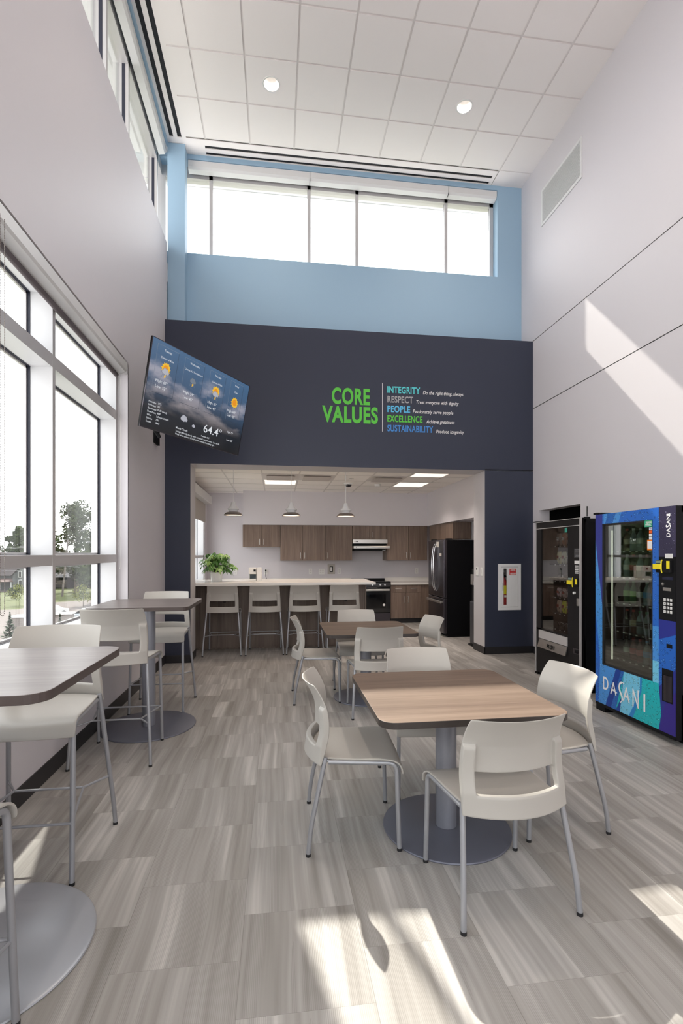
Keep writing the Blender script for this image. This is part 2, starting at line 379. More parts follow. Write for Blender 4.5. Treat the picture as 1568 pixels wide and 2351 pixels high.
# main ceiling
b = MB(); G = .6096; X0, Y0 = -.9774, 5.7112; DL = [(-.065, 6.02), (2.376, 6.0)]
DLB = [(-.065, 3.58), (2.376, 3.56), (-.065, 1.14), (2.376, 1.12), (-.065, -1.3), (2.376, -1.32)]
def holed(cx, cy, x0, x1, y0, y1, z, r=.092, n=32):
    vs = []; fs = []
    for k in range(n):
        a = 2 * PI * k / n; dx, dy = math.cos(a), math.sin(a)
        tx = ((x1 - cx) / dx if dx > 0 else (x0 - cx) / dx) if abs(dx) > 1e-6 else 1e9
        ty = ((y1 - cy) / dy if dy > 0 else (y0 - cy) / dy) if abs(dy) > 1e-6 else 1e9
        q = min(tx, ty); vs += [(cx + r * dx, cy + r * dy, z), (cx + q * dx, cy + q * dy, z)]
    for k in range(n): fs.append((2 * k, 2 * k + 1, 2 * ((k + 1) % n) + 1, 2 * ((k + 1) % n)))
    b.add(vs, fs, 0)
    for (xx_, yy_) in ((x0, y0), (x1, y0), (x1, y1), (x0, y1)):   # corner slivers
        a = math.atan2(yy_ - cy, xx_ - cx) % (2 * PI); k = int(a / (2 * PI) * n) % n
        b.add([vs[2 * k + 1], (xx_, yy_, z), vs[2 * ((k + 1) % n) + 1]], [(0, 1, 2)], 0)
XE = -1.235; YE = 6.955
xs = [XE] + [X0 + G * k for k in range(0, 8)] + [XR]; ys = [Y0 + G * k for k in range(-14, 3)]
bw = .0115; zt = ZC - .005
for i in range(len(xs) - 1):
    for j in range(len(ys) - 1):
        x0_, x1_, y0_, y1_ = xs[i] + (bw if i else 0), xs[i + 1] - (bw if i < len(xs) - 2 else 0), ys[j] + bw, ys[j + 1] - bw
        hit = [d for d in DL + DLB if x0_ < d[0] < x1_ and y0_ < d[1] < y1_]
        if hit: holed(hit[0][0], hit[0][1], x0_, x1_, y0_, y1_, zt)
        else: b.add([(x0_, y0_, zt), (x1_, y0_, zt), (x1_, y1_, zt), (x0_, y1_, zt)], [(0, 1, 2, 3)], 0)
        for p, q in (((x0_, y0_), (x1_, y0_)), ((x1_, y0_), (x1_, y1_)), ((x1_, y1_), (x0_, y1_)), ((x0_, y1_), (x0_, y0_))):
            b.add([(p[0], p[1], zt), (q[0], q[1], zt), (q[0], q[1], ZC + .006), (p[0], p[1], ZC + .006)], [(0, 1, 2, 3)], 1)
for x in xs[1:-1]: b.add([(x - bw, YB, ZC + .004), (x + bw, YB, ZC + .004), (x + bw, YE, ZC + .004), (x - bw, YE, ZC + .004)], [(0, 1, 2, 3)], 1)
for y in ys: b.add([(XE, y - bw, ZC + .0045), (XR, y - bw, ZC + .0045), (XR, y + bw, ZC + .0045), (XE, y + bw, ZC + .0045)], [(0, 1, 2, 3)], 1)
b.box(XL - .3, XR, YB, 7.4, ZC + .18, ZC + .2, 1)
# plain border strips with slots cut for the linear diffusers
SL = [(-1.457, -1.405), (-1.349, -1.294)]; SF = [(7.056, 7.105), (7.172, 7.22)]
def flat(x0_, x1_, y0_, y1_, mi=0): b.box(x0_, x1_, y0_, y1_, ZC, ZC + .01, mi)
yS = 6.96
flat(-1.655, SL[0][0], YB, yS); flat(SL[0][1], SL[1][0], YB, yS); flat(SL[1][1], XE, YB, yS)
flat(-1.655, 3.29, yS, SF[0][0]); flat(-1.655, -1.0, SF[0][0], 7.39); flat(3.243, 3.29, SF[0][0], BY)
flat(-1.0, 3.243, SF[0][1], SF[1][0]); flat(-1.0, 3.243, SF[1][1], 7.39)
flat(3.29 + bw, XR, ys[-1] + bw, BY)
struct(b.build('ceiling', [M['ceil'], M['grid']], loc=(1, 3, ZC)))
b = MB()
for a_, c_ in SL: b.box(a_, c_, YB, yS, ZC + .012, ZC + .06)
for a_, c_ in SF: b.box(-1.0, 3.243, a_, c_, ZC + .012, ZC + .06)
o = b.build('slot_diffuser', M['slot'], loc=(0, 6.9, ZC)); tag(o, 'black double-slot linear air diffuser running round the edge of the high ceiling', 'air diffuser')
# baseboards
struct(MB().box(XL, XL + .008, YB, YN, 0, .115).build('baseboard_left', M['base']))
struct(MB().box(XR - .008, XR, YB, 5.73, 0, .105).box(XR - .008, XR, 6.707, YN, 0, .105).build('baseboard_right', M['base']))
b = MB().box(XL + .01, OX0 + .008, YN - .008, YN, 0, .105).box(OX0, OX0 + .008, YN - .008, 7.30, 0, .105)
b.box(OX1 - .008, XR - .01, YN - .008, YN, 0, .105).box(OX1 - .008, OX1, YN - .008, 7.30, 0, .105)
struct(b.build('baseboard_front', M['base']))

# ------------------------------------------------------------------ windows
# storefront window, left wall
b = MB(); g_ = MB(); p_ = MB(); XI, XD, XO = -1.60, -1.75, -1.785
mul = [5.195 - .0, 3.815, 2.435, 1.055, -.325, -1.705]
def vmull(y1, wdt):
    b.box(XD, XI, y1 - wdt, y1, WS, WH, [0, 0, 0, 0, 0, 1]); g_.box(XD - .02, XD, y1 - wdt - .004, y1 + .004, WS, WH); b.box(XO, XD - .02, y1 - wdt + .002 - .02, y1 + .02, WS, WH, 1)
vmull(WE + .01, .06)
for y in mul[1:]: vmull(y, .045)
for z0_, z1_ in ((WS, WS + .05), (1.398, 1.475), (2.828, 2.922), (WH - .035, WH)):
    b.box(XD, XI - .001, YB + .6, WE, z0_, z1_, [0, 0, 0, 0, 0, 1]); g_.box(XD - .02, XD, YB + .6, WE, z0_ - .003, z1_ + .003); b.box(XO, XD - .02, YB + .6, WE, z0_ - .018, z1_ + .018, 1)
win = struct(b.build('window_1', [M['alumw'], M['alum']], loc=(XI, 1, WS)))
g_.build('window_gasket', M['gasket'], win)
MB().box(-1.798, -1.790, YB + .6, WE, WS, WH).build('pane', M['glass'], win)
struct(MB().box(XI, XL, WE + .001, WE + .02, WS, WH + .02).box(XI - .02, XL + .012, YB + .6, WE, WS - .03, WS).build('window_sill', M['wallw'], loc=(XL, 1, WS)))
win['kind'] = 'structure'
# clerestory, left and front
def clere(name, axis):
    b = MB(); g_ = MB()
    z0_, z1_ = (5.765, 7.14) if axis == 'y' else (5.785, 7.13)
    if axis == 'y':
        for y in (7.13, 5.81, 5.085, 3.765, 3.04, 1.72, .995, -.325, -1.05, -2.37):
            b.box(-1.685, -1.65, y - .045, y, z0_, z1_); g_.box(-1.72, -1.685, y - .047, y + .001, z0_, z1_); b.box(-1.77, -1.72, y - .045, y, z0_, z1_)
        for a_, c_ in ((z0_, z0_ + .035), (6.98, z1_)): b.box(-1.77, -1.65, YB, 7.385, a_, c_)
        b.box(-1.775, -1.65, 7.385, 7.50, z0_, z1_)
        pane = MB().box(-1.74, -1.734, YB, 7.40, z0_, z1_)
    else:
        for x in (-1.445, -.98, .457, 1.19, 2.60, 3.34):
            wd = .05 if x < 3.3 else .062
            b.box(x - .001, x + wd, 7.385, 7.41, z0_, z1_); g_.box(x + .002, x + wd - .004, 7.41, 7.43, z0_, z1_); b.box(x + .004, x + wd - .006, 7.43, 7.45, z0_, z1_)
        for a_, c_ in ((z0_, z0_ + .03), (6.97, z1_)): b.box(-1.65, 3.401, 7.385, 7.50, a_, c_ + (.006 if a_ == z0_ else 0))
        b.box(-1.65, -1.60, 7.386, 7.501, z0_, z1_)
        pane = MB().box(-1.70, 3.41, 7.436, 7.442, z0_, z1_)
    wn_ = struct(b.build(name, M['alum'])); g_.build('window_gasket', M['gasket'], wn_); pane.build('pane', M['glass'], wn_)
clere('window_2', 'y'); clere('window_3', 'x')
# kitchen window
b = MB(); g_ = MB()
for y in (7.75, 9.05, 10.40): b.box(-1.62, -1.50, y, y + .05, .9, 2.62); g_.box(-1.64, -1.62, y, y + .05, .9, 2.62); b.box(-1.70, -1.64, y, y + .05, .9, 2.62)
for z in (.9, 1.40, 2.57): b.box(-1.70, -1.50, 7.75, 10.45, z, z + .05)
kw = struct(b.build('window_4', M['alumw'])); g_.build('window_gasket', M['gasket'], kw); MB().box(-1.67, -1.664, 7.75, 10.45, .9, 2.62).build('pane', M['glass'], kw)

# ------------------------------------------------------------------ roller shades
def shade_box(name, label, verts_fn, cloth=None):
    pass
t_ = thing('roller_shade', 'long white roller shade cassette along the top of the big left window', 'window shade', (-1.5, 1.4, 3.29))
b = MB(); prof = [(-1.478, 3.383), (-1.478, 3.305), (-1.492, 3.290), (-1.585, 3.262), (-1.585, 3.383)]
b.extrude([(x, YB + .62, z) for x, z in prof], (0, 5.11 - YB - .62, 0)); b.build('cassette', M['shadebox'], t_)
MB().box(-1.58, -1.512, YB + .6, 5.125, 3.384, 3.4295).build('gap_shade_strip', M['slot'], t_)  # solid black strip; the shade above the cassette is put into its colour
MB().box(-1.575, -1.475, 5.11, 5.125, 3.27, 3.388).build('end_cap', M['alum'], t_)
MB().tube([(-1.575, YB + .7, 3.255), (-1.575, 5.10, 3.255)], .022, 12).build('rolled_cloth', M['shadecloth'], t_)
def beads(name, label, x, y, zt_, zb, gap, m_, r=.0032, step=.0085):
    t = thing(name, label, 'pull chain', (x, y, zb))
    b = MB(); pts = []
    z = zt_
    while z > zb + gap / 2: pts.append((x, y - gap / 2, z)); z -= step
    for k in range(7): a = PI * k / 6; pts.append((x, y - gap / 2 * math.cos(a), zb + gap / 2 - gap / 2 * math.sin(a)))
    z = zb + gap / 2
    while z < zt_: pts.append((x, y + gap / 2, z)); z += step
    for p in pts: b.lathe([(0, -r), (r * .8, -r * .55), (r, 0), (r * .8, r * .55), (0, r)], p, 6)
    b.build('beads', m_, t); MB().tube(fillet(pts[::6] + [pts[-1]], .001, 1), .0009, 4).build('cord', m_, t)
    return t
beads('bead_chain', 'dark beaded pull chain looped in front of the near left window pane', -1.465, 2.855, 3.30, 1.15, .045, mat('bead_metal', (.25, .22, .20), .35, .6))
beads('bead_chain', 'pale beaded pull chain beside the far jamb of the big left window', -1.56, 5.16, 3.27, 1.33, .04, M['white'])
def cassette(label, org, length, axis, flip=1):
    t = thing('roller_shade', label, 'window shade', org); b = MB(); x, y, z = org
    prof = [(0, .115), (0, .03), (.02, .0), (.10, -.012), (.10, .115)]
    if axis == 'x': b.extrude([(x, y + p, z + q) for p, q in prof], (length, 0, 0))
    else: b.extrude([(x - p * flip, y, z + q) for p, q in prof], (0, length, 0))
    b.build('cassette', M['shadebox'], t)
    return t
c1 = cassette('white roller shade cassette across the top of the blue wall windows', (-1.26, BY + .01, 7.01), 4.655, 'x')
for x in (2.615, .485): MB().box(x, x + .0045, BY + .008, BY + .1, 7.0, 7.126).build('joint', M['black'], c1)
c2 = cassette('white roller shade cassette under the ceiling along the left clerestory', (-1.515, YB, 7.01), 7.06 - YB - .02, 'y')
MB().box(-1.60, -1.512, 4.86, 4.866, 7.0, 7.126).build('joint', M['black'], c2)
t_ = thing('roller_shade', 'half-lowered beige roller shade in the kitchen window behind the plant', 'window shade', (-1.44, 9, 2.4))
b = MB().box(-1.476, -1.33, 7.8, 10.42, 2.50, 2.66); b.build('cassette', M['shadebox'], t_, bevel=.01)
MB().box(-1.462, -1.458, 7.85, 10.38, 2.12, 2.52).build('shade_cloth', M['clothk'], t_)

# ------------------------------------------------------------------ downlights
def downlight(x, y, label, i):
    t = thing('downlight', label, 'ceiling light', (x, y, ZC - .006), 'recessed downlights in the high ceiling')
    b = MB().lathe([(.088, -.004), (.104, -.006), (.106, 0), (.088, .002)], (x, y, ZC - .004), 40); b.build('trim_ring', M['white'], t, smooth=True)
    b = MB().lathe([(.089, -.003), (.083, .05), (.068, .10), (.05, .13)], (x, y, ZC - .004), 40); b.build('reflector', M['whiteg'], t, smooth=True)
    b = MB().cyl((x, y), .05, ZC + .124, ZC + .13, 24); b.build('lamp', M['warm'], t)
    l_ = bpy.data.lights.new('downlight_lamp', 'SPOT'); l_.energy = LAMP; l_.spot_size = R(125); l_.spot_blend = .8; l_.shadow_soft_size = .045; l_.color = (1, .86, .72)
    lo = bpy.data.objects.new('downlight_lamp', l_); COL.objects.link(lo); lo.parent = t; lo.location = (0, 0, .10)
downlight(*DL[0], 'round recessed ceiling downlight, left of the two in view', 0)
downlight(*DL[1], 'round recessed ceiling downlight, right of the two in view', 1)
nm = ['over the middle of the room', 'near the added window behind the camera', 'at the back of the room']
for k, d in enumerate(DLB): downlight(*d, 'recessed downlight %s, %s side' % (nm[k // 2], 'left' if k % 2 == 0 else 'right'), k)
# return air grille on the right wall
t_ = thing('wall_vent', 'white rectangular louvred air grille high on the right wall', 'vent', (XR, 6.16, 6.2))
b = MB(); y0_, y1_, z0_, z1_ = 5.69, 6.636, 6.20, 6.72
ring(b, y0_, y1_, z0_, z1_, .035, lambda B, a_, c_, e_, f_: B.box(XR - .012, XR, a_, c_, e_, f_))
b.build('frame', M['wallw'], t_)
MB().box(XR - .002, XR, y0_ + .03, y1_ - .03, z0_ + .03, z1_ - .03).build('backing', mat('vent_backing_grey', (.32, .31, .31), .8), t_)
b = MB()
for k in range(26):
    z = z0_ + .040 + k * (z1_ - z0_ - .084) / 25
    b.extrude([(XR - .009, y0_ + .035, z - .0035), (XR - .003, y0_ + .035, z + .001), (XR - .003, y0_ + .035, z + .009), (XR - .009, y0_ + .035, z + .0075)], (0, y1_ - y0_ - .07, 0))
o = b.build('louvres', M['wallw'], t_); o['kind'] = 'stuff'

# ------------------------------------------------------------------ chairs and stools
def interp(z, tab):
    if z <= tab[0][0]: return tab[0][1]
    for (a, va), (c, vc) in zip(tab, tab[1:]):
        if z <= c: q = (z - a) / (c - a); q = q * q * (3 - 2 * q) if False else q; return va + (vc - va) * q
    return tab[-1][1]
EDGE_Y = [(.43, -.170), (.50, -.148), (.57, -.130), (.64, -.128), (.70, -.138), (.76, -.162), (.80, -.186), (.83, -.208)]
BOW = [(.43, .078), (.52, .075), (.62, .062), (.72, .060), (.83, .062)]
HALFW = [(.43, .235), (.60, .230), (.72, .223), (.80, .216), (.825, .212)]
def chair_mesh(seatdz):
    S = [-1, -.985, -.965, -.90, -.83, -.795, -.775, -.74, -.6, -.4, -.2, 0, .2, .4, .6, .74, .775, .795, .83, .90, .965, .985, 1]
    Z = [.432, .436, .46, .485, .508, .517, .522, .56, .588, .596, .602, .63, .665, .690, .702, .712, .73, .76, .79, .808, .820, .825]
    def thick(s_, z):
        a = abs(s_)
        if z < .519: return interp(z, [(.43, .013), (.46, .017), (.50, .026), (.519, .030)])
        if a > .785: return .030 if z < .70 else (.030 - (z - .70) * 1.9 if z < .712 else .0075)
        return .0075
    def pt(s_, z, back):
        w_ = interp(z, HALFW); 
        if z > .821: w_ -= .004
        y = interp(z, EDGE_Y) - interp(z, BOW) * (1 - s_ * s_) - (thick(s_, z) if back else 0)
        return Vector((s_ * w_, y, z + seatdz))
    def on(i, j):
        sm = (abs(S[i]) + abs(S[i + 1])) / 2; zm = (Z[j] + Z[j + 1]) / 2
        return not (sm < .785 and .5195 < zm < .595)
    b = MB(); nS, nZ = len(S), len(Z); idx = {}
    def vid(i, j, k):
        if (i, j, k) not in idx: idx[(i, j, k)] = len(b.v); b.v.append(pt(S[i], Z[j], k))
        return idx[(i, j, k)]
    for i in range(nS - 1):
        for j in range(nZ - 1):
            if not on(i, j): continue
            b.f.append((vid(i, j, 0), vid(i, j + 1, 0), vid(i + 1, j + 1, 0), vid(i + 1, j, 0))); b.f.append((vid(i, j, 1), vid(i + 1, j, 1), vid(i + 1, j + 1, 1), vid(i, j + 1, 1)))
            for di, dj, p, q in ((-1, 0, (i, j), (i, j + 1)), (1, 0, (i + 1, j), (i + 1, j + 1)), (0, -1, (i, j), (i + 1, j)), (0, 1, (i, j + 1), (i + 1, j + 1))):
                a_, c_ = i + di, j + dj
                if 0 <= a_ < nS - 1 and 0 <= c_ < nZ - 1 and on(a_, c_): continue
                b.f.append((vid(*p, 0), vid(*q, 0), vid(*q, 1), vid(*p, 1)))
    b.m = [0] * len(b.f)
    return b
def seat_mesh(dz):
    path = [(-.155, .470), (-.08, .463), (0, .460), (.08, .460), (.15, .460), (.190, .456), (.217, .444), (.233, .424), (.240, .398), (.242, .384)]
    S = [-1, -.97, -.85, -.6, -.3, 0, .3, .6, .85, .97, 1]; b = MB(); n = len(path)
    def P(s_, k, low):
        y, z = path[k]; a = path[max(k - 1, 0)]; c = path[min(k + 1, n - 1)]; ty, tz = c[0] - a[0], c[1] - a[1]; L = math.hypot(ty, tz); ny, nz = -tz / L, ty / L
        w_ = .219 + .032 * min(1, k / (n - 3))
        if k == n - 1: w_ -= .004
        yy = y - .07 * (1 - s_ * s_) * max(0, 1 - k / 3); dish = .010 * (1 - s_ * s_) * (1 if 0 < k < 6 else .3)
        fr = .012 * (1 - s_ * s_) * (k / (n - 1)) ** 2
        o = -.010 if low else 0
        return Vector((s_ * w_, yy + fr - (-ny) * o * -1 * -1 if False else yy + fr + ny * o * -1 * -1, z - dish + nz * o + dz))
    for low in (0, 1):
        for k in range(n):
            for s_ in S: b.v.append(P(s_, k, low))
    ns = len(S); o = n * ns
    for k in range(n - 1):
        for i in range(ns - 1):
            b.f.append((k * ns + i, k * ns + i + 1, (k + 1) * ns + i + 1, (k + 1) * ns + i)); b.f.append((o + k * ns + i, o + (k + 1) * ns + i, o + (k + 1) * ns + i + 1, o + k * ns + i + 1))
    for k in range(n - 1):
        for i in (0, ns - 1): b.f.append((k * ns + i, (k + 1) * ns + i, o + (k + 1) * ns + i, o + k * ns + i))
    for i in range(ns - 1):
        for k in (0, n - 1): b.f.append((k * ns + i, k * ns + i + 1, o + k * ns + i + 1, o + k * ns + i))
    b.m = [0] * len(b.f); return b
def make_seat(name, label, cat, dz, stool, group):
    t = thing(name, label, cat, (0, 0, 0), group)
    chair_mesh(dz).build('backrest', M['plastic'], t, smooth=True, subsurf=1)
    seat_mesh(dz).build('seat', M['plastic'], t, smooth=True, subsurf=1)
    fx, bx, fy, by = (.240, .272, .25, -.25) if stool else (.237, .257, .225, -.235)
    rr = .0118
    for s_ in (-1, 1):
        # front leg: foot, bend, side rail under the seat
        pts = fillet([(s_ * fx, fy - .005, .012), (s_ * .231, .206, .436 + dz), (s_ * .214, -.135, .443 + dz)], .045, 8)
        l = MB().tube(pts, rr, 12).build('leg', M['tubem'], t, smooth=True)
        MB().cyl((s_ * fx, fy - .005), .0125, 0, .014, 14).build('leg_glide', M['rubber'], l, smooth=True)
        pts = fillet([(s_ * .222, -.150, .47 + dz), (s_ * (bx - .006), by + .012, .135), (s_ * bx, by, .012)], .05, 6)
        l = MB().tube(pts, rr, 12).build('leg', M['tubem'], t, smooth=True)
        MB().cyl((s_ * bx, by), .0125, 0, .014, 14).build('leg_glide', M['rubber'], l, smooth=True)
    b = MB()
    for s_ in (-1, 1): b.tube(fillet([(s_ * .208, .17, .434 + dz), (s_ * .205, -.16, .446 + dz)], .01), .007, 8)
    b.tube([(-.2, .13, .430 + dz), (.2, .13, .430 + dz)], .008, 8).tube([(-.2, -.12, .436 + dz), (.2, -.12, .436 + dz)], .008, 8)
    b.build('seat_frame', M['tubem'], t, smooth=True)
    if stool:
        zs = .285
        def legx(y, front): return .24 if front else .262
        b = MB().tube([(-.235, .242, .275), (.235, .242, .275)], .0065, 8); b.build('footrest', M['tubem'], t, smooth=True)
        b = MB()
        for s_ in (-1, 1):
            b.tube([(s_ * .238, .240, zs - .005), (s_ * .165, -.09, zs), (s_ * .260, -.225, zs)], .0065, 8)
        b.tube([(-.165, -.09, zs), (.165, -.09, zs)], .0065, 8); b.build('stretcher', M['tubem'], t, smooth=True)
    return t
def place(proto, used, x, y, deg, label):
    o = proto if not used[0] else copy_tree(proto); used[0] = True
    o.location = (x, y, 0); o.rotation_euler.z = R(deg); o['label'] = label; return o
pc = make_seat('dining_chair', '', 'chair', 0, False, 'dining chairs round the low square tables'); u_ = [False]
# facing +Y is 0 degrees; +X is -90
place(pc, u_, .963, 2.085, 4.0, 'cream plastic dining chair nearest the camera, its back to us, at the sunlit table')
place(pc, u_, .406, 2.645, -94.0, 'cream dining chair seen side-on at the left edge of the sunlit table')
place(pc, u_, 1.492, 2.63, 94.0, 'cream dining chair right of the sunlit table, before the vending machines')
place(pc, u_, .965, 3.105, 180.0, 'cream dining chair on the far side of the sunlit table, facing the camera')
place(pc, u_, .93, 4.555, 0.0, 'cream dining chair with its back to us at the shaded middle table')
place(pc, u_, .405, 5.07, -90.0, 'cream dining chair seen side-on at the left edge of the shaded middle table')
place(pc, u_, 1.43, 4.93, 99.0, 'cream dining chair on the right of the shaded middle table, towards the refrigerator')
place(pc, u_, .915, 5.45, 180.0, 'cream dining chair behind the shaded middle table, facing the camera before the counter')
GS = 'counter stools lined up at the kitchen counter'
ps = make_seat('counter_stool', '', 'stool', .195, True, GS); u_ = [False]
for x, lb in ((-.785, 'cream counter stool nearest the left end of the kitchen counter'), (-.175, 'cream counter stool, second from the left at the kitchen counter'),
              (.415, 'cream counter stool, third from the left at the kitchen counter'), (1.01, 'cream counter stool nearest the stove end of the kitchen counter')):
    place(ps, u_, x, 7.475, 0.0, lb)
pb = make_seat('bar_stool', '', 'stool', .275, True, 'tall stools at the window bar tables'); u_ = [False]
place(pb, u_, -1.145, 3.812, 0, 'tall cream bar stool with its back to us at the farther window bar table')
place(pb, u_, -1.105, 4.96, 180, 'tall cream bar stool behind the farther window bar table, facing the camera')
place(pb, u_, -1.15, 2.58, 180, 'tall cream bar stool facing the camera behind the nearer window bar table')
place(pb, u_, -1.055, 1.42, 0, 'tall bar stool cut off by the lower left corner of the view')

# ------------------------------------------------------------------ tables
def table(name, label, x, y, size, h, rdisc, rcol, tm, em, dm, group):
    t = thing(name, label, 'table', (x, y, 0), group)
    hs = size / 2; pts = []
    rc = .075
    for cx, cy, a0 in ((hs - rc, hs - rc, 0), (-hs + rc, hs - rc, 90), (-hs + rc, -hs + rc, 180), (hs - rc, -hs + rc, 270)):
        for k in range(7): a = R(a0 + 15 * k); pts.append((x + cx + rc * math.cos(a), y + cy + rc * math.sin(a)))
    tp = MB().extrude([(a_, c_, h - .032) for a_, c_ in pts], (0, 0, .0315), 0, 1).build('table_top', [tm, em], t, bevel=.0022)
    b = MB().lathe([(0, .012), (rdisc - .012, .012), (rdisc - .003, .009), (rdisc, .004), (rdisc - .002, 0), (0, 0)], (x, y, 0), 96); b.build('base_plate', dm, t, smooth=True)
    b = MB().lathe([(rcol, .012), (rcol, h - .05), (rcol + .05, h - .045), (.16, h - .040), (.16, h - .032)], (x, y, 0), 48); b.build('column', M['tubed'], t, smooth=True)
    return t
GT = 'low square dining tables'
table('dining_table', 'low square wood-grain table, half in sunlight, nearest the camera', .915, 2.575, .915, .737, .342, .056, M['top'], M['edge'], M['disc'], GT)
table('dining_table', 'low square wood-grain table in shade before the kitchen counter', .915, 5.0, .90, .720, .335, .056, M['top'], M['edge'], M['disc'], GT)
GT = 'tall bar tables by the window'
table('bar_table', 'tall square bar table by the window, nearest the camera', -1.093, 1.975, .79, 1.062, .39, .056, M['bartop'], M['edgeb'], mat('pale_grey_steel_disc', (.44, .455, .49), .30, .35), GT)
table('bar_table', 'tall square bar table by the far end of the big window', -1.093, 4.405, .79, 1.062, .39, .054, M['bartop'], M['edgeb'], M['disc'], GT)

# ------------------------------------------------------------------ wall lettering
ink = {k: mat('vinyl_' + k, c, .5) for k, c in dict(green=(.10, .56, .05), teal=(.10, .62, .66), grey=(.38, .38, .39), sky=(.10, .50, .80), blue=(.05, .24, .62), white=(.82, .82, .82)).items()}
t_ = thing('wall_lettering', 'green and blue CORE VALUES lettering on the navy wall above the kitchen opening', 'lettering', (1.5, YN, 3.2))
WU, WV, WN_ = (1, 0, 0), (0, 0, 1), (0, -1, 0); YT = YN - .0015
text(MB(), 'CORE', (.772, YT, 3.612), WU, WV, .545, .222, bold=.034, N=WN_).build('title_line', ink['green'], t_)
text(MB(), 'VALUES', (.633, YT, 3.352), WU, WV, .802, .222, bold=.034, N=WN_).build('title_line', ink['green'], t_)
MB().box(1.497, 1.504, YN - .002, YN, 3.232, 3.930).build('divider_line', ink['white'], t_)
rows = [('INTEGRITY', 'teal', .485, 'Do the right thing, always', 2.100, .610), ('RESPECT', 'grey', .381, 'Treat everyone with dignity', 2.000, .640),
        ('PEOPLE', 'sky', .336, 'Passionately serve people', 1.950, .606), ('EXCELLENCE', 'green', .520, 'Achieve greatness', 2.150, .425), ('SUSTAINABILITY', 'blue', .680, 'Produce longevity', 2.298, .422)]
for k, (a_, c_, wd, ph, px, pw) in enumerate(rows):
    z = 3.795 - k * .1385
    o = text(MB(), a_, (1.573, YT, z), WU, WV, wd, .092, bold=.026, N=WN_).build('value_word', ink[c_], t_)
    text(MB(), ph, (px, YT, z - .004), WU, WV, pw, .050, shear=.22, bold=.008, N=WN_).build('value_phrase', ink['white'], t_)

# ------------------------------------------------------------------ television
TL = Vector((-1.126, 4.681, 3.486)); TU = Vector((.5571, .8303, -.013)).normalized(); TV = Vector((-.171, .099, -.98)); TV = (TV - TU * TV.dot(TU)).normalized(); TN = TU.cross(TV)
if TN.dot(-TL) < 0: TN = -TN
def tv(a, c, n=0): return TL + TU * a + TV * c + TN * n
t_ = thing('television', 'large flat television tilted out from the left wall showing a weather forecast', 'television', tv(.72, .41, -.03))
TW, TH = 1.452, .829
b = MB(); T = Matrix((( *TU, 0), (*TV, 0), (*TN, 0), (0, 0, 0, 1))).transposed(); T = Matrix.Translation(TL) @ T
b.box(0, TW, 0, TH, -.022, -.002, 0, T); b.box(.25, TW - .25, .2, TH - .08, -.055, -.02, 0, T); b.build('body', M['black'], t_)
b = MB(); e = .006
for q in ((0, TW, 0, e), (0, TW, TH - e * 1.6, TH), (0, e, e, TH - e * 1.6), (TW - e, TW, e, TH - e * 1.6)): b.box(*q, -.004, .004, 0, T)
b.build('bezel', M['dsteel'], t_)
m = mat('weather_screen', (.01, .01, .012), .15); x = NT(m)
tcx = x.n('TexCoord'); vt = x.n('VectorTransform') if False else None
dp = x.n('VectorMath', operation='DOT_PRODUCT'); x.l(tcx.outputs['Object'], dp.inputs[0]); dp.inputs[1].default_value = TV
hh = x.math('ADD', x.math('DIVIDE', dp.outputs['Value'], TH), .495)
nz = x.n('TexNoise'); nz.inputs['Scale'].default_value = 2.6; nz.inputs['Detail'].default_value = 5
mp = x.n('Mapping'); mp.inputs['Scale'].default_value = (1, .7, 1.9); x.l(tcx.outputs['Object'], mp.inputs[0]); x.l(mp.outputs[0], nz.inputs['Vector'])
sky = x.ramp(hh, [(0.0, (.055, .125, .235)), (.40, (.045, .09, .165)), (.62, (.022, .038, .065)), (.75, (.008, .012, .018)), (1, (.006, .007, .008))])
cl = x.ramp(nz.outputs[0], [(.46, (0, 0, 0)), (.60, (.26, .215, .20))])
fade = x.ramp(hh, [(.15, (0, 0, 0)), (.3, (1, 1, 1)), (.62, (.8, .8, .8)), (.78, (0, 0, 0))])
cl2 = x.mix(1.0, cl, fade, 'MULTIPLY'); em = x.mix(1.0, sky, cl2, 'ADD')
x.l(em, x.b.inputs['Emission Color']); x.b.inputs['Emission Strength'].default_value = 1.0
scr = MB().box(e, TW - e, e, TH - e * 1.6, -.003, .0006, 0, T); scr = scr.build('screen', m, t_)
pxw = mat('screen_white_pixels', (.02, .02, .02), .4, emis=(.75, .78, .82), es=.9); pxg = mat('screen_grey_pixels', (.02, .02, .02), .4, emis=(.26, .32, .40), es=.6); pxd = mat('screen_dark_pixels', (.01, .01, .01), .4, emis=(.02, .03, .05), es=1)
pxy = mat('screen_yellow_pixels', (.02, .02, .01), .4, emis=(.9, .52, .03), es=.9); pxc = mat('screen_cloud_pixels', (.02, .02, .02), .4, emis=(.45, .46, .52), es=.9); pxo = mat('screen_outline_pixels', (.01, .01, .01), .4, emis=(.12, .12, .14), es=1)
def tt(mb, s_, a, c, cap, width=None, center=False):
    g, fs, asp = text_geo(s_, 0, .004); wd = width or asp * cap
    if center: a -= wd / 2
    text(MB(), s_, tv(a, c, .001), TU, -TV, wd, cap, bold=.004, thick=.0006, N=TN).build('text_line', pxw, scr)
b = MB()
bx = [(.070, .337), (.423, .700), (.789, 1.040), (1.125, 1.350)]
days = [('Tuesday', 'Chance of Rain', 'High: 67°', 'Low: 52°'), ('Wednesday', 'Chance of a Thunderstorm', 'High: 59°', 'Low: 45°'), ('Thursday', 'Chance of Rain', 'High: 65°', 'Low: 41°'), ('Friday', 'Clear', 'High: 68°', 'Low: 42°')]
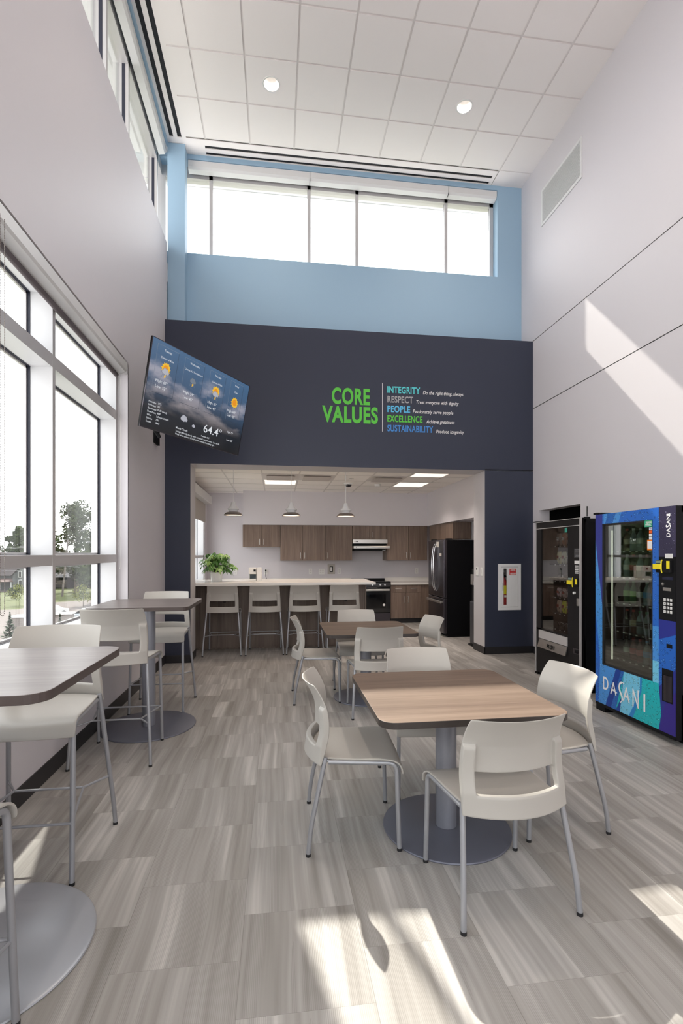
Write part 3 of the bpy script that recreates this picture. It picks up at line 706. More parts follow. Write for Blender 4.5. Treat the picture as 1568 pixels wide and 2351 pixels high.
for (x0_, x1_), (d0, d1, d2, d3) in zip(bx, days):
    cx = (x0_ + x1_) / 2
    tt(b, d0, cx, .085, .019, center=True); tt(b, d1, cx, .155, .018, min(.25, text_geo(d1, 0, .004)[2] * .018), True)
    tt(b, d2, cx - .10, .380, .026, .145); tt(b, d3, cx - .095, .432, .026, .135)
for k, (l0, l1) in enumerate((('Humidity', '57%'), ('UV Index', '0 ?'), ('Barometer', '29.89 steady'), ('Dew Point', '48.8°'), ('Wind', '3.8 mph WNW'), ('Sunrise', '7:01'), ('Sunset', '18:43'))):
    tt(b, l0, .062, .585 + k * .031, .0165); tt(b, l1, .175, .580 + k * .031, .0165)
tt(b, '64.4°', .82, .690, .082, .285); tt(b, 'Mostly Cloudy', .435, .745, .019); tt(b, 'Tonight: Mostly cloudy with scattered rain showers.  Low of 50.', .437, .778, .017, .665)
tt(b, 'West winds around 10 mph in the evening becoming light.', .437, .806, .017, .585); tt(b, 'Feels like 62.2°', .80, .745, .015); tt(b, 'High: 72°', 1.19, .612, .02); tt(b, 'Low: 50°', 1.205, .70, .02)
def rectframe(x0_, x1_, y0_, y1_, w_=.0025):
    g1 = MB(); g2 = MB()
    for q in ((x0_, x1_, y0_, y0_ + w_), (x0_, x0_ + w_, y0_, y1_)): g1.box(*q, .0008, .0014, 0, T)
    for q in ((x0_, x1_, y1_ - w_, y1_), (x1_ - w_, x1_, y0_, y1_)): g1.box(*q, .0008, .0014, 1, T)
    return g1
for x0_, x1_ in bx: rectframe(x0_, x1_, .040, .485).build('forecast_frame', [pxg, pxd], scr)
b = MB()
def disc(cx, cy, r_, n, mi, h=.0016, star=0, a0=0, a1=2 * PI, sq=1):
    k = 36; pts = []
    for i in range(k if a1 - a0 > 6 else k + 1):
        a = a0 + (a1 - a0) * i / k; rr = r_ * (1 + star * (1 if i % 3 == 0 else -.0)); pts.append(tv(cx + rr * math.cos(a), cy + rr * sq * math.sin(a), h))
    b.add(pts, [tuple(range(len(pts)))], mi)
def cloud(cx, cy, s_, mi=2):
    for dx, dy, r_ in ((-.6, .1, .42), (-.2, -.25, .48), (.3, -.1, .5), (.7, .2, .36), (0, .2, .5)): disc(cx + dx * s_, cy + dy * s_, (r_ + .06) * s_, 0, 3, .0017)
    for dx, dy, r_ in ((-.6, .1, .42), (-.2, -.25, .48), (.3, -.1, .5), (.7, .2, .36), (0, .2, .5)): disc(cx + dx * s_, cy + dy * s_, r_ * s_, 0, mi, .0019)
def rain(cx, cy, s_, bolt=True):
    for k in range(5): q = cx - .8 * s_ + k * .4 * s_; b.add([tv(q, cy, .0019), tv(q + .08 * s_, cy, .0019), tv(q - .02 * s_, cy + .7 * s_, .0019), tv(q - .10 * s_, cy + .7 * s_, .0019)], [(0, 1, 2, 3)], 4)
    if bolt: b.add([tv(cx - .1 * s_, cy, .0021), tv(cx + .35 * s_, cy, .0021), tv(cx + .1 * s_, cy + .3 * s_, .0021), tv(cx + .3 * s_, cy + .3 * s_, .0021), tv(cx - .3 * s_, cy + .8 * s_, .0021), tv(cx - .05 * s_, cy + .4 * s_, .0021), tv(cx - .3 * s_, cy + .4 * s_, .0021)], [tuple(range(7))], 1)
IM = [pxd, pxy, pxc, pxo, pxg, mat('screen_orange_pixels', (.02, .01, .01), .4, emis=(.95, .34, .01), es=.8)]
def icon(n_):
    global b
    b.build(n_, IM, scr, keep=True); b = MB()
for cx in (.203, .914): disc(cx, .232, .048, 0, 1, .0012, .25); disc(cx, .232, .030, 0, 5, .0015); cloud(cx, .262, .042); rain(cx, .292, .045); icon('rain_icon')
cloud(.565, .235, .038, 4); rain(.565, .262, .042); icon('storm_icon')
disc(1.237, .262, .050, 0, 1, .0014, .28); disc(1.237, .262, .036, 0, 5, .0017); icon('sun_icon')
cloud(.525, .625, .045); icon('cloud_icon'); cloud(.668, .668, .022); icon('cloud_icon')
b = MB().box(XL, XL + .03, 6.26, 6.46, 2.85, 3.30); b.build('wall_plate', M['black'], t_)
b = MB().tube([(XL + .03, 6.36, 3.07), (-1.0, 5.95, 3.07), (-.86, 5.36, 3.07)], .03, 8); b.build('bracket_arm', M['black'], t_)
MB().tube([(-1.285, 5.09, 2.84), (-1.185, 5.215, 2.672)], .024, 4).build('bracket_foot', M['black'], t_, bevel=.008)

# ------------------------------------------------------------------ fire extinguisher cabinet
t_ = thing('fire_extinguisher_cabinet', 'white recessed fire extinguisher cabinet on the navy wall right of the opening', 'cabinet', (3.42, YN, .647))
b = MB(); x0_, x1_, z0_, z1_ = 3.244, 3.600, .647, 1.333; q = .045
ring(b, x0_, x1_, z0_, z1_, q, lambda B, a_, c_, e_, f_: B.box(a_, c_, YN - .012, YN, e_, f_))
b.build('frame', M['whiteg'], t_)
dr = MB(); gx0, gx1, gz0, gz1 = 3.326, 3.376, .725, 1.262
dr.box(x0_ + q + .004, gx0, YN - .014, YN - .004, z0_ + q + .004, z1_ - q - .004); dr.box(gx1, x1_ - q - .004, YN - .014, YN - .004, z0_ + q + .004, z1_ - q - .004)
dr.box(gx0, gx1, YN - .014, YN - .004, z0_ + q + .004, gz0); dr.box(gx0, gx1, YN - .014, YN - .004, gz1, z1_ - q - .004)
door = dr.build('door', M['whiteg'], t_)
b = MB().box(RX0, RX1, YN + .145, YN + .15, RZ0, RZ1); b.build('inside_panel', M['wallw'], t_)
MB().tube(fillet([(3.306, YN - .014, .94), (3.306, YN - .035, .94), (3.306, YN - .035, 1.04), (3.306, YN - .014, 1.04)], .01), .004, 8).build('handle', M['chrome'], door)
b = MB().box(3.418, 3.520, YN - .0155, YN - .0142, 1.163, 1.262)
lab = b.build('warning_label', M['redv'], door)
b = MB()
b.box(3.434, 3.506, YN - .0165, YN - .0156, 1.222, 1.250); b.box(3.430, 3.512, YN - .0165, YN - .0156, 1.176, 1.200); 
for k in range(8): b.extrude([(3.420 + k * .0125, YN - .0158, 1.163), (3.425 + k * .0125, YN - .0158, 1.163), (3.431 + k * .0125, YN - .0158, 1.171), (3.426 + k * .0125, YN - .0158, 1.171)], (0, .0002, 0)); b.extrude([(3.420 + k * .0125, YN - .0158, 1.254), (3.425 + k * .0125, YN - .0158, 1.254), (3.431 + k * .0125, YN - .0158, 1.262), (3.426 + k * .0125, YN - .0158, 1.262)], (0, .0002, 0))
b.build('label_panels', M['white'], lab)
b = MB(); text(b, 'FIRE', (3.445, YN - .0166, 1.228), WU, WV, .05, .017, bold=.03, N=WN_, thick=.0004); text(b, 'EXTINGUISHER', (3.434, YN - .0166, 1.182), WU, WV, .074, .012, bold=.02, N=WN_, thick=.0004); b.build('label_text', M['redv'], lab)
MB().box(gx0, gx1, YN - .0125, YN - .0115, gz0, gz1).build('door_glass', M['glass'], door)
ex = thing('fire_extinguisher', 'red fire extinguisher behind the narrow glass of the white wall cabinet', 'fire extinguisher', (3.365, YN - .008, .73))
ex.location = (3.372, YN + .07, RZ0); ex['_w'] = (3.372, YN + .07, RZ0); EC = (3.372, YN + .07, RZ0)
MB().lathe([(0, 0), (.046, 0), (.050, .012), (.050, .33), (.042, .37), (.018, .395), (.014, .42), (0, .42)], EC, 28).build('cylinder', M['red'], ex, smooth=True)
MB().lathe([(.0505, .17), (.0505, .30)], EC, 28).build('label', M['yellow'], ex, smooth=True)
MB().box(EC[0] - .02, EC[0] + .02, EC[1] - .053, EC[1] - .050, EC[2] + .125, EC[2] + .155).build('tag', M['white'], ex)
b = MB().box(EC[0] - .018, EC[0] + .018, EC[1] - .02, EC[1] + .02, EC[2] + .42, EC[2] + .45); b.tube([(EC[0], EC[1], EC[2] + .45), (EC[0] - .03, EC[1] - .06, EC[2] + .49)], .008, 8).tube([(EC[0], EC[1], EC[2] + .435), (EC[0] - .03, EC[1] - .06, EC[2] + .43)], .007, 8); b.build('handle', M['black'], ex)
MB().tube(fillet([(EC[0] + .02, EC[1], EC[2] + .44), (EC[0] + .07, EC[1], EC[2] + .42), (EC[0] + .065, EC[1], EC[2] + .2)], .03), .008, 8).build('hose', M['black'], ex)

# ------------------------------------------------------------------ kitchen
YC = 10.38      # face of upper cabinets
def cabinet(name, label, x0, x1, yf, yb, z0, z1, doors, group, drawers=None, hz=None, hlen=.12):
    t = thing(name, label, 'cabinet', ((x0 + x1) / 2, (yf + yb) / 2, z0), group)
    MB().box(x0, x1, yf + .02, yb, z0, z1).build('body', M['wood'], t)
    g = .003; zt_ = z1 - .002 if not drawers else drawers[0]
    for (a_, c_, hs) in doors:
        d = MB().box(a_ + g, c_ - g, yf, yf + .019, z0 + .002, zt_ - (.003 if drawers else 0)).build('door', M['wood'], t, bevel=.0015)
        hx = c_ - .045 if hs == 'R' else a_ + .045; zz = hz if hz else z0 + .045
        MB().tube(fillet([(hx, yf, zz), (hx, yf - .028, zz), (hx, yf - .028, zz + hlen), (hx, yf, zz + hlen)], .008), .0055, 8).build('handle', M['steel'], d, smooth=True)
    if drawers:
        for (a_, c_) in drawers[1]:
            d = MB().box(a_ + g, c_ - g, yf, yf + .019, zt_ + .002, z1 - .002).build('drawer', M['wood'], t, bevel=.0015)
            xm = (a_ + c_) / 2; zz = (zt_ + z1) / 2
            MB().tube(fillet([(xm - .065, yf, zz), (xm - .065, yf - .028, zz), (xm + .065, yf - .028, zz), (xm + .065, yf, zz)], .008), .0055, 8).build('handle', M['steel'], d, smooth=True)
    return t
GU = 'walnut wall cabinets under the kitchen soffit'
cabinet('wall_cabinet', 'short two-door walnut wall cabinet at the left end of the row', -.704, .073, YC, 10.8, 1.625, 2.085, [(-.704, -.31, 'R'), (-.31, .073, 'L')], GU)
cabinet('wall_cabinet', 'tall two-door walnut wall cabinet beside the short left one', .076, 1.018, YC, 10.8, 1.335, 2.085, [(.076, .542, 'R'), (.542, 1.018, 'L')], GU)
cabinet('wall_cabinet', 'tall single-door walnut wall cabinet left of the range hood', 1.021, 1.607, YC, 10.8, 1.335, 2.085, [(1.021, 1.607, 'L')], GU)
cabinet('wall_cabinet', 'small two-door walnut wall cabinet above the range hood', 1.612, 2.357, YC, 10.8, 1.785, 2.085, [(1.612, 1.985, 'R'), (1.985, 2.357, 'L')], GU)
cabinet('wall_cabinet', 'tall two-door walnut wall cabinet right of the range hood', 2.36, 3.262, YC, 10.8, 1.335, 2.085, [(2.36, 2.84, 'R'), (2.84, 3.262, 'L')], GU)
b = MB().box(3.29, 3.64, 8.87, 9.95, 1.76, 2.085)
t_ = thing('wall_cabinet', 'walnut cabinet over the refrigerator against the right kitchen wall', 'cabinet', (3.45, 9.4, 1.76), GU)
MB().box(3.31, 3.64, 8.87, 10.3, 1.765, 2.085).build('body', M['wood'], t_)
for a_, c_ in ((8.87, 9.58), (9.58, 10.3)):
    d = MB().box(3.29, 3.309, a_ + .003, c_ - .003, 1.767, 2.083).build('door', M['wood'], t_)
GB = 'walnut base cabinets along the back wall of the kitchen'
YL = 10.18
cabinet('base_cabinet', 'two-door walnut base cabinet with two drawers right of the stove', 2.400, 3.068, YL, 10.775, .10, .818, [(2.400, 2.733, 'R'), (2.733, 3.068, 'L')], GB, (.655, [(2.400, 2.733), (2.733, 3.068)]), hz=.44, hlen=.13)
for k, (a_, c_) in enumerate(((-1.47, -.40), (-.40, .63), (.63, 1.625))):
    cabinet('base_cabinet', 'walnut base cabinet left of the stove, ' + ('by the window', 'in the middle', 'beside the stove')[k], a_, c_, YL, 10.775, .10, .818, [(a_, (a_ + c_) / 2, 'R'), ((a_ + c_) / 2, c_, 'L')], GB, (.655, [(a_, (a_ + c_) / 2), ((a_ + c_) / 2, c_)]), hz=.44)
o = MB().box(3.072, KX1 - .002, YL + .02, 10.8, .10, .818).build('cabinet_filler', M['wood']); tag(o, 'walnut filler panel in the kitchen corner behind the refrigerator', 'panel', GB)
o = MB().box(-1.47, 1.62, YL + .06, YL + .10, 0, .10).box(2.40, KX1 - .002, YL + .06, YL + .10, 0, .10).build('toe_kick', M['base']); tag(o, 'black toe kick strip under the base cabinets', 'trim')
t_ = thing('worktop', 'pale stone worktop with upstand along the back wall of the kitchen', 'worktop', (1, 10.5, .82))
MB().box(-1.478, 1.622, YL - .025, 10.798, .8195, .86).box(2.398, KX1 - .002, YL - .025, 10.798, .8195, .86).build('slab', M['quartz'], t_, bevel=.003)
MB().box(-1.478, 1.622, 10.78, 10.798, .86, .945).box(2.398, KX1 - .002, 10.78, 10.798, .86, .945).build('upstand', M['quartz'], t_, bevel=.002)
# peninsula
t_ = thing('kitchen_counter', 'walnut kitchen breakfast counter with pale stone top spanning the opening', 'counter', (.1, 7.8, 0))
b = MB()
px = [-1.478, -.905, -.33, .245, .82, 1.40]
for a_, c_ in zip(px, px[1:]): b.box(a_ + .0015, c_ - .0015, 7.76, 7.78, .03, 1.008)
b.box(-1.478, 1.40, 7.78, 8.30, .0, 1.008); b.box(1.40, 1.425, 7.74, 8.32, 0, 1.008)
b.build('base', M['woodd'], t_)
MB().box(-1.476, 1.492, 7.305, 8.35, 1.012, 1.052).build('counter_top', M['quartz'], t_, bevel=.004)
for x in (-.80, .235, 1.09): MB().box(x - .03, x + .03, 7.36, 7.78, 1.004, 1.012).box(x - .02, x + .02, 7.745, 7.759, .72, 1.005).build('support_bracket', M['edge'], t_)
# stove
t_ = thing('stove', 'black electric stove with silver knobs and oven handle', 'stove', (2.0, 10.45, 0))
sx0, sx1, sy = 1.632, 2.392, 10.145
MB().box(sx0, sx1, sy + .03, 10.79, .02, .868).box(sx0 - .004, sx1 + .003, sy, 10.795, .868, .888).build('body', M['black'], t_, bevel=.003)
MB().box(sx0 + .03, sx1 - .03, sy + .06, 10.72, .8885, .891).build('cooktop_glass', M['blackg'], t_)
MB().box(sx0, sx1, 10.73, 10.795, .888, .93).build('rear_vent', M['black'], t_)
MB().extrude([(sx0, sy + .03, .775), (sx0, sy - .012, .782), (sx0, sy + .004, .868), (sx0, sy + .03, .868)], (sx1 - sx0, 0, 0)).build('control_panel', M['blackg'], t_)
for x in (1.70, 1.80, 2.0, 2.165, 2.265):
    T3 = Matrix.Translation((x, sy - .006, .822)) @ Matrix.Rotation(R(80), 4, 'X'); b = MB().lathe([(.020, 0), (.020, .004), (.016, .006), (.015, .026), (0, .027)], (0, 0, 0), 20); b.v = [T3 @ p for p in b.v]; b.build('knob', M['chrome'], t_, smooth=True)
d = MB().box(sx0 + .005, sx1 - .004, sy, sy + .03, .24, .765).build('oven_door', M['blackg'], t_, bevel=.004)
MB().box(sx0 + .11, sx1 - .11, sy - .002, sy, .33, .62).build('door_window', mat('oven_glass', (.004, .004, .005), .05), d)
MB().box(sx0 + .03, sx1 - .03, sy - .045, sy - .025, .695, .735).box(sx0 + .05, sx0 + .08, sy - .03, sy, .70, .73).box(sx1 - .08, sx1 - .05, sy - .03, sy, .70, .73).build('handle', M['steel'], d, bevel=.006)
MB().box(sx0 + .005, sx1 - .004, sy, sy + .03, .05, .225).build('drawer', M['dsteel'], t_, bevel=.004)
T3 = Matrix.Translation((2.245, sy - .001, .40)) @ Matrix.Rotation(R(90), 4, 'X'); b = MB().lathe([(.026, 0), (.026, .006), (0, .006)], (0, 0, 0), 24); b.v = [T3 @ p for p in b.v]; b.build('round_badge', M['white'], t_)
# hood
t_ = thing('range_hood', 'stainless steel under-cabinet range hood above the stove', 'range hood', (1.98, 10.5, 1.57))
hx0, hx1 = 1.610, 2.357
MB().box(hx0, hx1, 10.30, 10.79, 1.70, 1.783).build('upper_housing', M['steel'], t_, bevel=.002)
MB().box(hx0 + .01, hx1 - .01, 10.42, 10.79, 1.60, 1.70).build('recess', M['black'], t_)
MB().box(hx0, hx1 + .03, 10.20, 10.79, 1.592, 1.642).build('lower_visor', M['steel'], t_, bevel=.003)
MB().box(hx0 + .02, hx1 - .05, 10.28, 10.78, 1.545, 1.592).build('filter_tray', M['black'], t_)
b = MB()
for x in (1.64, 1.675, 1.70): b.box(x, x + .018, 10.296, 10.30, 1.728, 1.750)
b.box(1.65, 1.665, 10.196, 10.20, 1.61, 1.625); b.build('button', M['black'], t_)
MB().box(2.24, 2.30, 10.26, 10.30, 1.545, 1.556).build('light_lens', M['white'], t_)
# refrigerator
t_ = thing('refrigerator', 'black stainless refrigerator with two upper doors and a freezer drawer', 'refrigerator', (3.2, 8.8, 0))
fx, fy0, fy1, fz = 2.93, 8.36, 9.245, 1.725
MB().box(fx + .07, fx + .70, fy0, fy1, .04, fz).build('body', mat('fridge_black_side', (.004, .004, .005), .8, spec=.08), t_, bevel=.004)
MB().box(fx + .09, fx + .68, fy0 + .03, fy1 - .03, 0, .04).build('base', M['black'], t_)
fm = (fy0 + fy1) / 2
for a_, c_, k in ((fy0, fm - .003, 0), (fm + .003, fy1, 1)):
    d = MB().box(fx, fx + .065, a_, c_, .70, fz + .005).build('door', M['dsteel'], t_, bevel=.012)
    yy = fm - .045 if k == 0 else fm + .045; b = MB()
    pts = [(fx - .012 - .05 * math.sin(PI * q / 12) ** .6 if 0 < q < 12 else fx, yy, .80 + .86 * q / 12) for q in range(13)]
    b.tube(pts, .011, 10); b.build('handle', M['chrome'], d, smooth=True)
d = MB().box(fx, fx + .065, fy0, fy1, .06, .69).build('freezer_drawer', M['dsteel'], t_, bevel=.012)
b = MB(); b.box(fx - .05, fx - .028, fy0 + .04, fy1 - .04, .595, .64); b.box(fx - .03, fx, fy0 + .05, fy0 + .08, .60, .635); b.box(fx - .03, fx, fy1 - .08, fy1 - .05, .60, .635); b.build('handle', M['steel'], d, bevel=.006)
MB().box(fx + .05, fx + .16, fy0 + .01, fy0 + .07, fz + .005, fz + .03).box(fx + .05, fx + .16, fy1 - .07, fy1 - .01, fz + .005, fz + .03).build('hinge_cover', M['black'], t_, bevel=.004)
MB().box(fx - .0015, fx, 8.62, 8.76, 1.60, 1.70).box(fx - .0015, fx, 8.48, 8.60, 1.44, 1.49).build('label', mat('grey_paper', (.45, .42, .38), .7), t_)
# water cooler by the jamb
t_ = thing('water_cooler', 'black water cooler with silver tap panel behind the right jamb', 'water cooler', (3.27, 7.49, 0))
MB().box(3.105, 3.42, 7.36, 7.62, .03, .72).build('lower_cabinet', mat('charcoal_plastic', (.045, .045, .052), .4), t_, bevel=.02)
MB().box(3.09, 3.43, 7.345, 7.635, 0, .03).build('base', M['black'], t_)
MB().box(3.135, 3.42, 7.37, 7.61, .72, 1.24).build('upper_housing', M['black'], t_, bevel=.015)
MB().box(3.11, 3.136, 7.39, 7.59, .98, 1.15).build('tap_panel', M['steel'], t_, bevel=.006)
MB().cyl((3.10, 7.46), .012, .985, 1.03, 12).build('tap', M['chrome'], t_)
# plant
t_ = thing('potted_plant', 'leafy green umbrella plant in a white pot on the kitchen counter', 'plant', (-.925, 7.78, 1.052))
MB().lathe([(0, 0), (.082, 0), (.092, .145), (.088, .147), (.082, .13), (0, .125)], (-.925, 7.78, 1.052), 32).build('pot', M['whiteg'], t_, smooth=True)
MB().lathe([(.083, .126), (0, .128)], (-.925, 7.78, 1.052), 20).build('soil', mat('soil', (.03, .02, .015), .9), t_)
b = MB(); st = MB(); rng = random.Random(3)
for k in range(96):
    a = rng.uniform(0, 2 * PI); e_ = rng.uniform(-.62, 1.35); rr = rng.uniform(.10, .245)
    cx = -.925 + rr * math.cos(a) * math.cos(e_) * 1.12 + .02; cy = 7.78 + rr * math.sin(a) * math.cos(e_) * .95; cz = 1.325 + rr * math.sin(e_) * .92
    st.tube([(-.925 + .02 * math.cos(a), 7.78 + .02 * math.sin(a), 1.16), ((-.925 + cx) / 2, (7.78 + cy) / 2, (1.20 + cz) / 2 + .03), (cx, cy, cz)], .0022, 5)
    mi = 1 if rng.random() < .28 else 0; n_ = rng.randint(6, 8); tilt = Vector((math.cos(a) * .6, math.sin(a) * .6, 1)).normalized(); e1 = tilt.orthogonal().normalized(); e2 = tilt.cross(e1)
    for j in range(n_):
        q = 2 * PI * j / n_ + rng.uniform(-.2, .2); d = (e1 * math.cos(q) + e2 * math.sin(q)); L = rng.uniform(.045, .074); wv = d.cross(tilt) * L * .30; c0 = Vector((cx, cy, cz)); dr_ = Vector((0, 0, -.55 * L))
        p0, p1, p2, p3 = c0 + d * .008, c0 + d * L * .45, c0 + d * L * .8 + dr_ * .6, c0 + d * L * 1.1 + dr_ * 1.3
        b.add([p0, p1 + wv + dr_ * .15, p2 + wv * .7, p3, p2 - wv * .7, p1 - wv + dr_ * .15, p1 + tilt * -.004, p2 + tilt * -.004], [(0, 1, 6), (1, 2, 7, 6), (2, 3, 7), (3, 4, 7), (4, 5, 6, 7), (5, 0, 6)], mi)
b.build('foliage', [M['leaf'], M['leafl']], t_, smooth=True, keep=True)['kind'] = 'stuff'
st.build('stems', M['stem'], t_)['kind'] = 'stuff'
# faucet, coffee machine
t_ = thing('faucet', 'chrome gooseneck faucet beside the potted plant on the counter', 'faucet', (-1.13, 7.95, 1.052))
MB().tube(fillet([(-1.13, 7.95, 1.052), (-1.13, 7.95, 1.22), (-1.06, 7.97, 1.275), (-.99, 7.99, 1.22), (-.985, 7.99, 1.17)], .06, 8), .009, 10).build('spout', M['chrome'], t_, smooth=True)
MB().cyl((-1.13, 7.95), .022, 1.052, 1.062, 20).build('base', M['chrome'], t_)
t_ = thing('coffee_machine', 'white and grey single-cup coffee machine on the kitchen counter', 'coffee machine', (-.33, 7.85, 1.052))
MB().box(-.435, -.32, 7.83, 7.99, 1.052, 1.085).box(-.435, -.32, 7.93, 7.99, 1.052, 1.25).build('body', M['white'], t_, bevel=.006)
MB().box(-.312, -.238, 7.80, 8.0, 1.052, 1.262).build('water_tank', M['white'], t_, bevel=.008)
MB().box(-.425, -.33, 7.92, 7.93, 1.086, 1.155).build('cup_recess', mat('blue_grey_plastic', (.06, .08, .10), .5), t_)
MB().box(-.437, -.318, 7.815, 7.99, 1.16, 1.262).build('brew_head', M['white'], t_, bevel=.01)
MB().lathe([(.03, 0), (.032, .03), (.022, .045), (0, .05)], (-.40, 7.85, 1.20), 20).build('lever', M['chrome'], t_, smooth=True)
MB().box(-.362, -.328, 7.812, 7.816, 1.20, 1.235).build('display', M['black'], t_)
# outlets and switches
def plate(name, label, cat, x, y, z, w_, h_, facing='y', detail='outlet', group=None):
    t = thing(name, label, cat, (x, y, z - h_ / 2), group); b = MB(); d = MB()
    if facing == 'y':
        b.box(x - w_ / 2, x + w_ / 2, y - .006, y, z - h_ / 2, z + h_ / 2); n_ = max(1, round(w_ / .075))
        for k in range(n_):
            xc = x + (k - (n_ - 1) / 2) * .05
            for dz in (-.024, .024): d.box(xc - .015, xc + .015, y - .008, y - .006, z + dz - .014, z + dz + .014)
    else:
        b.box(x - .006, x, y - w_ / 2, y + w_ / 2, z - h_ / 2, z + h_ / 2); d.box(x - .008, x - .006, y - .012, y + .012, z - .03, z + .03)
    b.build('cover_plate', M['white'], t, bevel=.001); d.build('socket_face' if detail == 'outlet' else 'rocker', mat('off_white_plastic_' + name, (.66, .64, .62), .4), t); return t
GO = 'outlets on the back kitchen wall'
plate('wall_outlet', 'white outlet on the kitchen wall just right of the plant', 'outlet', -.885, KY, 1.09, .075, .125, group=GO)
plate('wall_outlet', 'white outlet with a black plug behind the coffee machine', 'outlet', -.236, KY, 1.09, .075, .125, group=GO)
plate('wall_outlet', 'white outlet left of the double outlet on the kitchen wall', 'outlet', .735, KY, 1.09, .075, .125, group=GO)
plate('wall_outlet', 'wide double white outlet on the kitchen wall', 'outlet', .985, KY, 1.085, .125, .125, group=GO)
plate('wall_outlet', 'white outlet just right of the metal-framed switch', 'outlet', 1.375, KY, 1.095, .075, .125, group=GO)
plate('wall_outlet', 'white outlet on the kitchen wall beside the refrigerator', 'outlet', 3.145, KY, 1.09, .075, .125, group=GO)
t_ = thing('framed_switch', 'metal-framed black and white switch on the kitchen wall', 'switch', (1.197, KY, 1.03))
MB().box(1.118, 1.276, KY - .010, KY, 1.03, 1.245).build('frame', mat('champagne_metal', (.42, .38, .34), .45, .2), t_, bevel=.002); MB().box(1.160, 1.234, KY - .013, KY - .010, 1.075, 1.20).build('surround', M['black'], t_); MB().box(1.176, 1.218, KY - .016, KY - .013, 1.09, 1.185).build('rocker', M['white'], t_)
MB().box(.90, .901, 0, 0.001, 0, .001) if False else None
t_ = thing('appliance_lead', 'black appliance lead plugged into the outlet behind the coffee machine', 'cable', (-.2, KY - .02, .86))
MB().box(-.252, -.222, KY - .045, KY - .009, 1.10, 1.135).build('plug', M['black'], t_, bevel=.004)
MB().tube(fillet([(-.237, KY - .04, 1.11), (-.237, KY - .05, .98), (-.20, KY - .08, .90), (-.15, KY - .15, .866)], .04), .005, 8).build('cable', M['black'], t_, smooth=True)
plate('thermostat', 'small white sensor box on the right jamb of the kitchen opening, left of the switch', 'thermostat', OX1, 7.155, 1.215, .095, .13, 'x', 'rocker')
MB().box(OX1 - .009, OX1 - .006, 7.15, 7.18, 1.235, 1.262).build('sensor_eye', M['black'], bpy.data.objects['thermostat'])
plate('light_switch', 'white light switch plate on the right jamb nearest the navy wall', 'light switch', OX1, 6.99, 1.215, .075, .125, 'x', 'rocker')
# kitchen ceiling fixtures
for k, (x, y, lb) in enumerate(((.065, 8.995, 'square flat ceiling light above the second and third pendants'), (2.505, 8.995, 'square flat ceiling light nearer the back right of the kitchen'), (2.505, 7.775, 'square flat ceiling light just inside the opening on the right'))):
    t_ = thing('ceiling_light', lb, 'ceiling light', (x, y, KC - .012), 'flat panel lights in the kitchen ceiling')
    b = MB(); h_ = .298
    ring(b, x - h_, x + h_, y - h_, y + h_, .02, lambda B, a_, c_, e_, f_: B.box(a_, c_, e_, f_, KC - .010, KC - .004))
    b.build('frame', M['white'], t_); MB().box(x - h_ + .018, x + h_ - .018, y - h_ + .018, y + h_ - .018, KC - .008, KC - .005).build('diffuser', M['panel'], t_)
    l_ = bpy.data.lights.new('panel_lamp', 'SPOT'); l_.energy = KLAMP; l_.spot_size = R(130); l_.spot_blend = 1.0; l_.shadow_soft_size = .2; l_.color = (1, .89, .80); lo = bpy.data.objects.new('panel_lamp', l_); COL.objects.link(lo); lo.parent = t_; lo.location = (0, 0, -.01)
for x, y, lb in ((.065, 8.385, 'square ceiling vent left of the middle pendant cord'), (.675, 8.385, 'square ceiling vent between the middle and right pendants'), (1.895, 8.385, 'square ceiling vent beside the right-hand ceiling lights')):
    t_ = thing('ceiling_vent', lb, 'vent', (x, y, KC - .02), 'square air vents in the kitchen ceiling'); h_ = .295; b = MB()
    b.extrude([(x - h_, y - h_, KC - .004), (x + h_, y - h_, KC - .004), (x + h_, y + h_, KC - .004), (x - h_, y + h_, KC - .004)], (0, 0, -.003)); b.build('pan', M['gridk'], t_)
    b = MB(); a_ = .22
    for z_, s_ in ((KC - .03, .235), ): b.add([(x - s_, y - s_, z_), (x + s_, y - s_, z_), (x + s_, y + s_, z_), (x - s_, y + s_, z_), (x - s_ + .03, y - s_ + .03, KC - .008), (x + s_ - .03, y - s_ + .03, KC - .008), (x + s_ - .03, y + s_ - .03, KC - .008), (x - s_ + .03, y + s_ - .03, KC - .008)], [(0, 1, 5, 4), (1, 2, 6, 5), (2, 3, 7, 6), (3, 0, 4, 7), (0, 1, 2, 3)])
    b.build('deflector_plate', mat('vent_beige', (.55, .50, .47), .5), t_)
t_ = thing('smoke_detector', 'small round white smoke detector on the kitchen ceiling', 'smoke detector', (1.88, 9.05, KC)); MB().lathe([(.06, 0), (.06, -.02), (.045, -.04), (0, -.045)], (1.88, 9.05, KC - .002), 28).build('housing', M['white'], t_, smooth=True)
t_ = thing('dome_camera', 'white ceiling dome camera with dark lens above the right pendant', 'camera', (1.315, 8.98, KC)); MB().lathe([(.085, 0), (.085, -.02), (.07, -.03)], (1.315, 8.98, KC - .002), 28).build('base_ring', M['white'], t_, smooth=True)
MB().lathe([(.065, -.028), (.055, -.055), (.03, -.07), (0, -.075)], (1.315, 8.98, KC), 28).build('dome', M['dsteel'], t_, smooth=True)
t_ = thing('sprinkler_cap', 'small flat round sprinkler cap on the kitchen ceiling', 'sprinkler', (1.29, 8.42, KC)); MB().lathe([(.04, 0), (.04, -.006), (0, -.008)], (1.29, 8.42, KC - .001), 24).build('cap', M['steel'], t_)
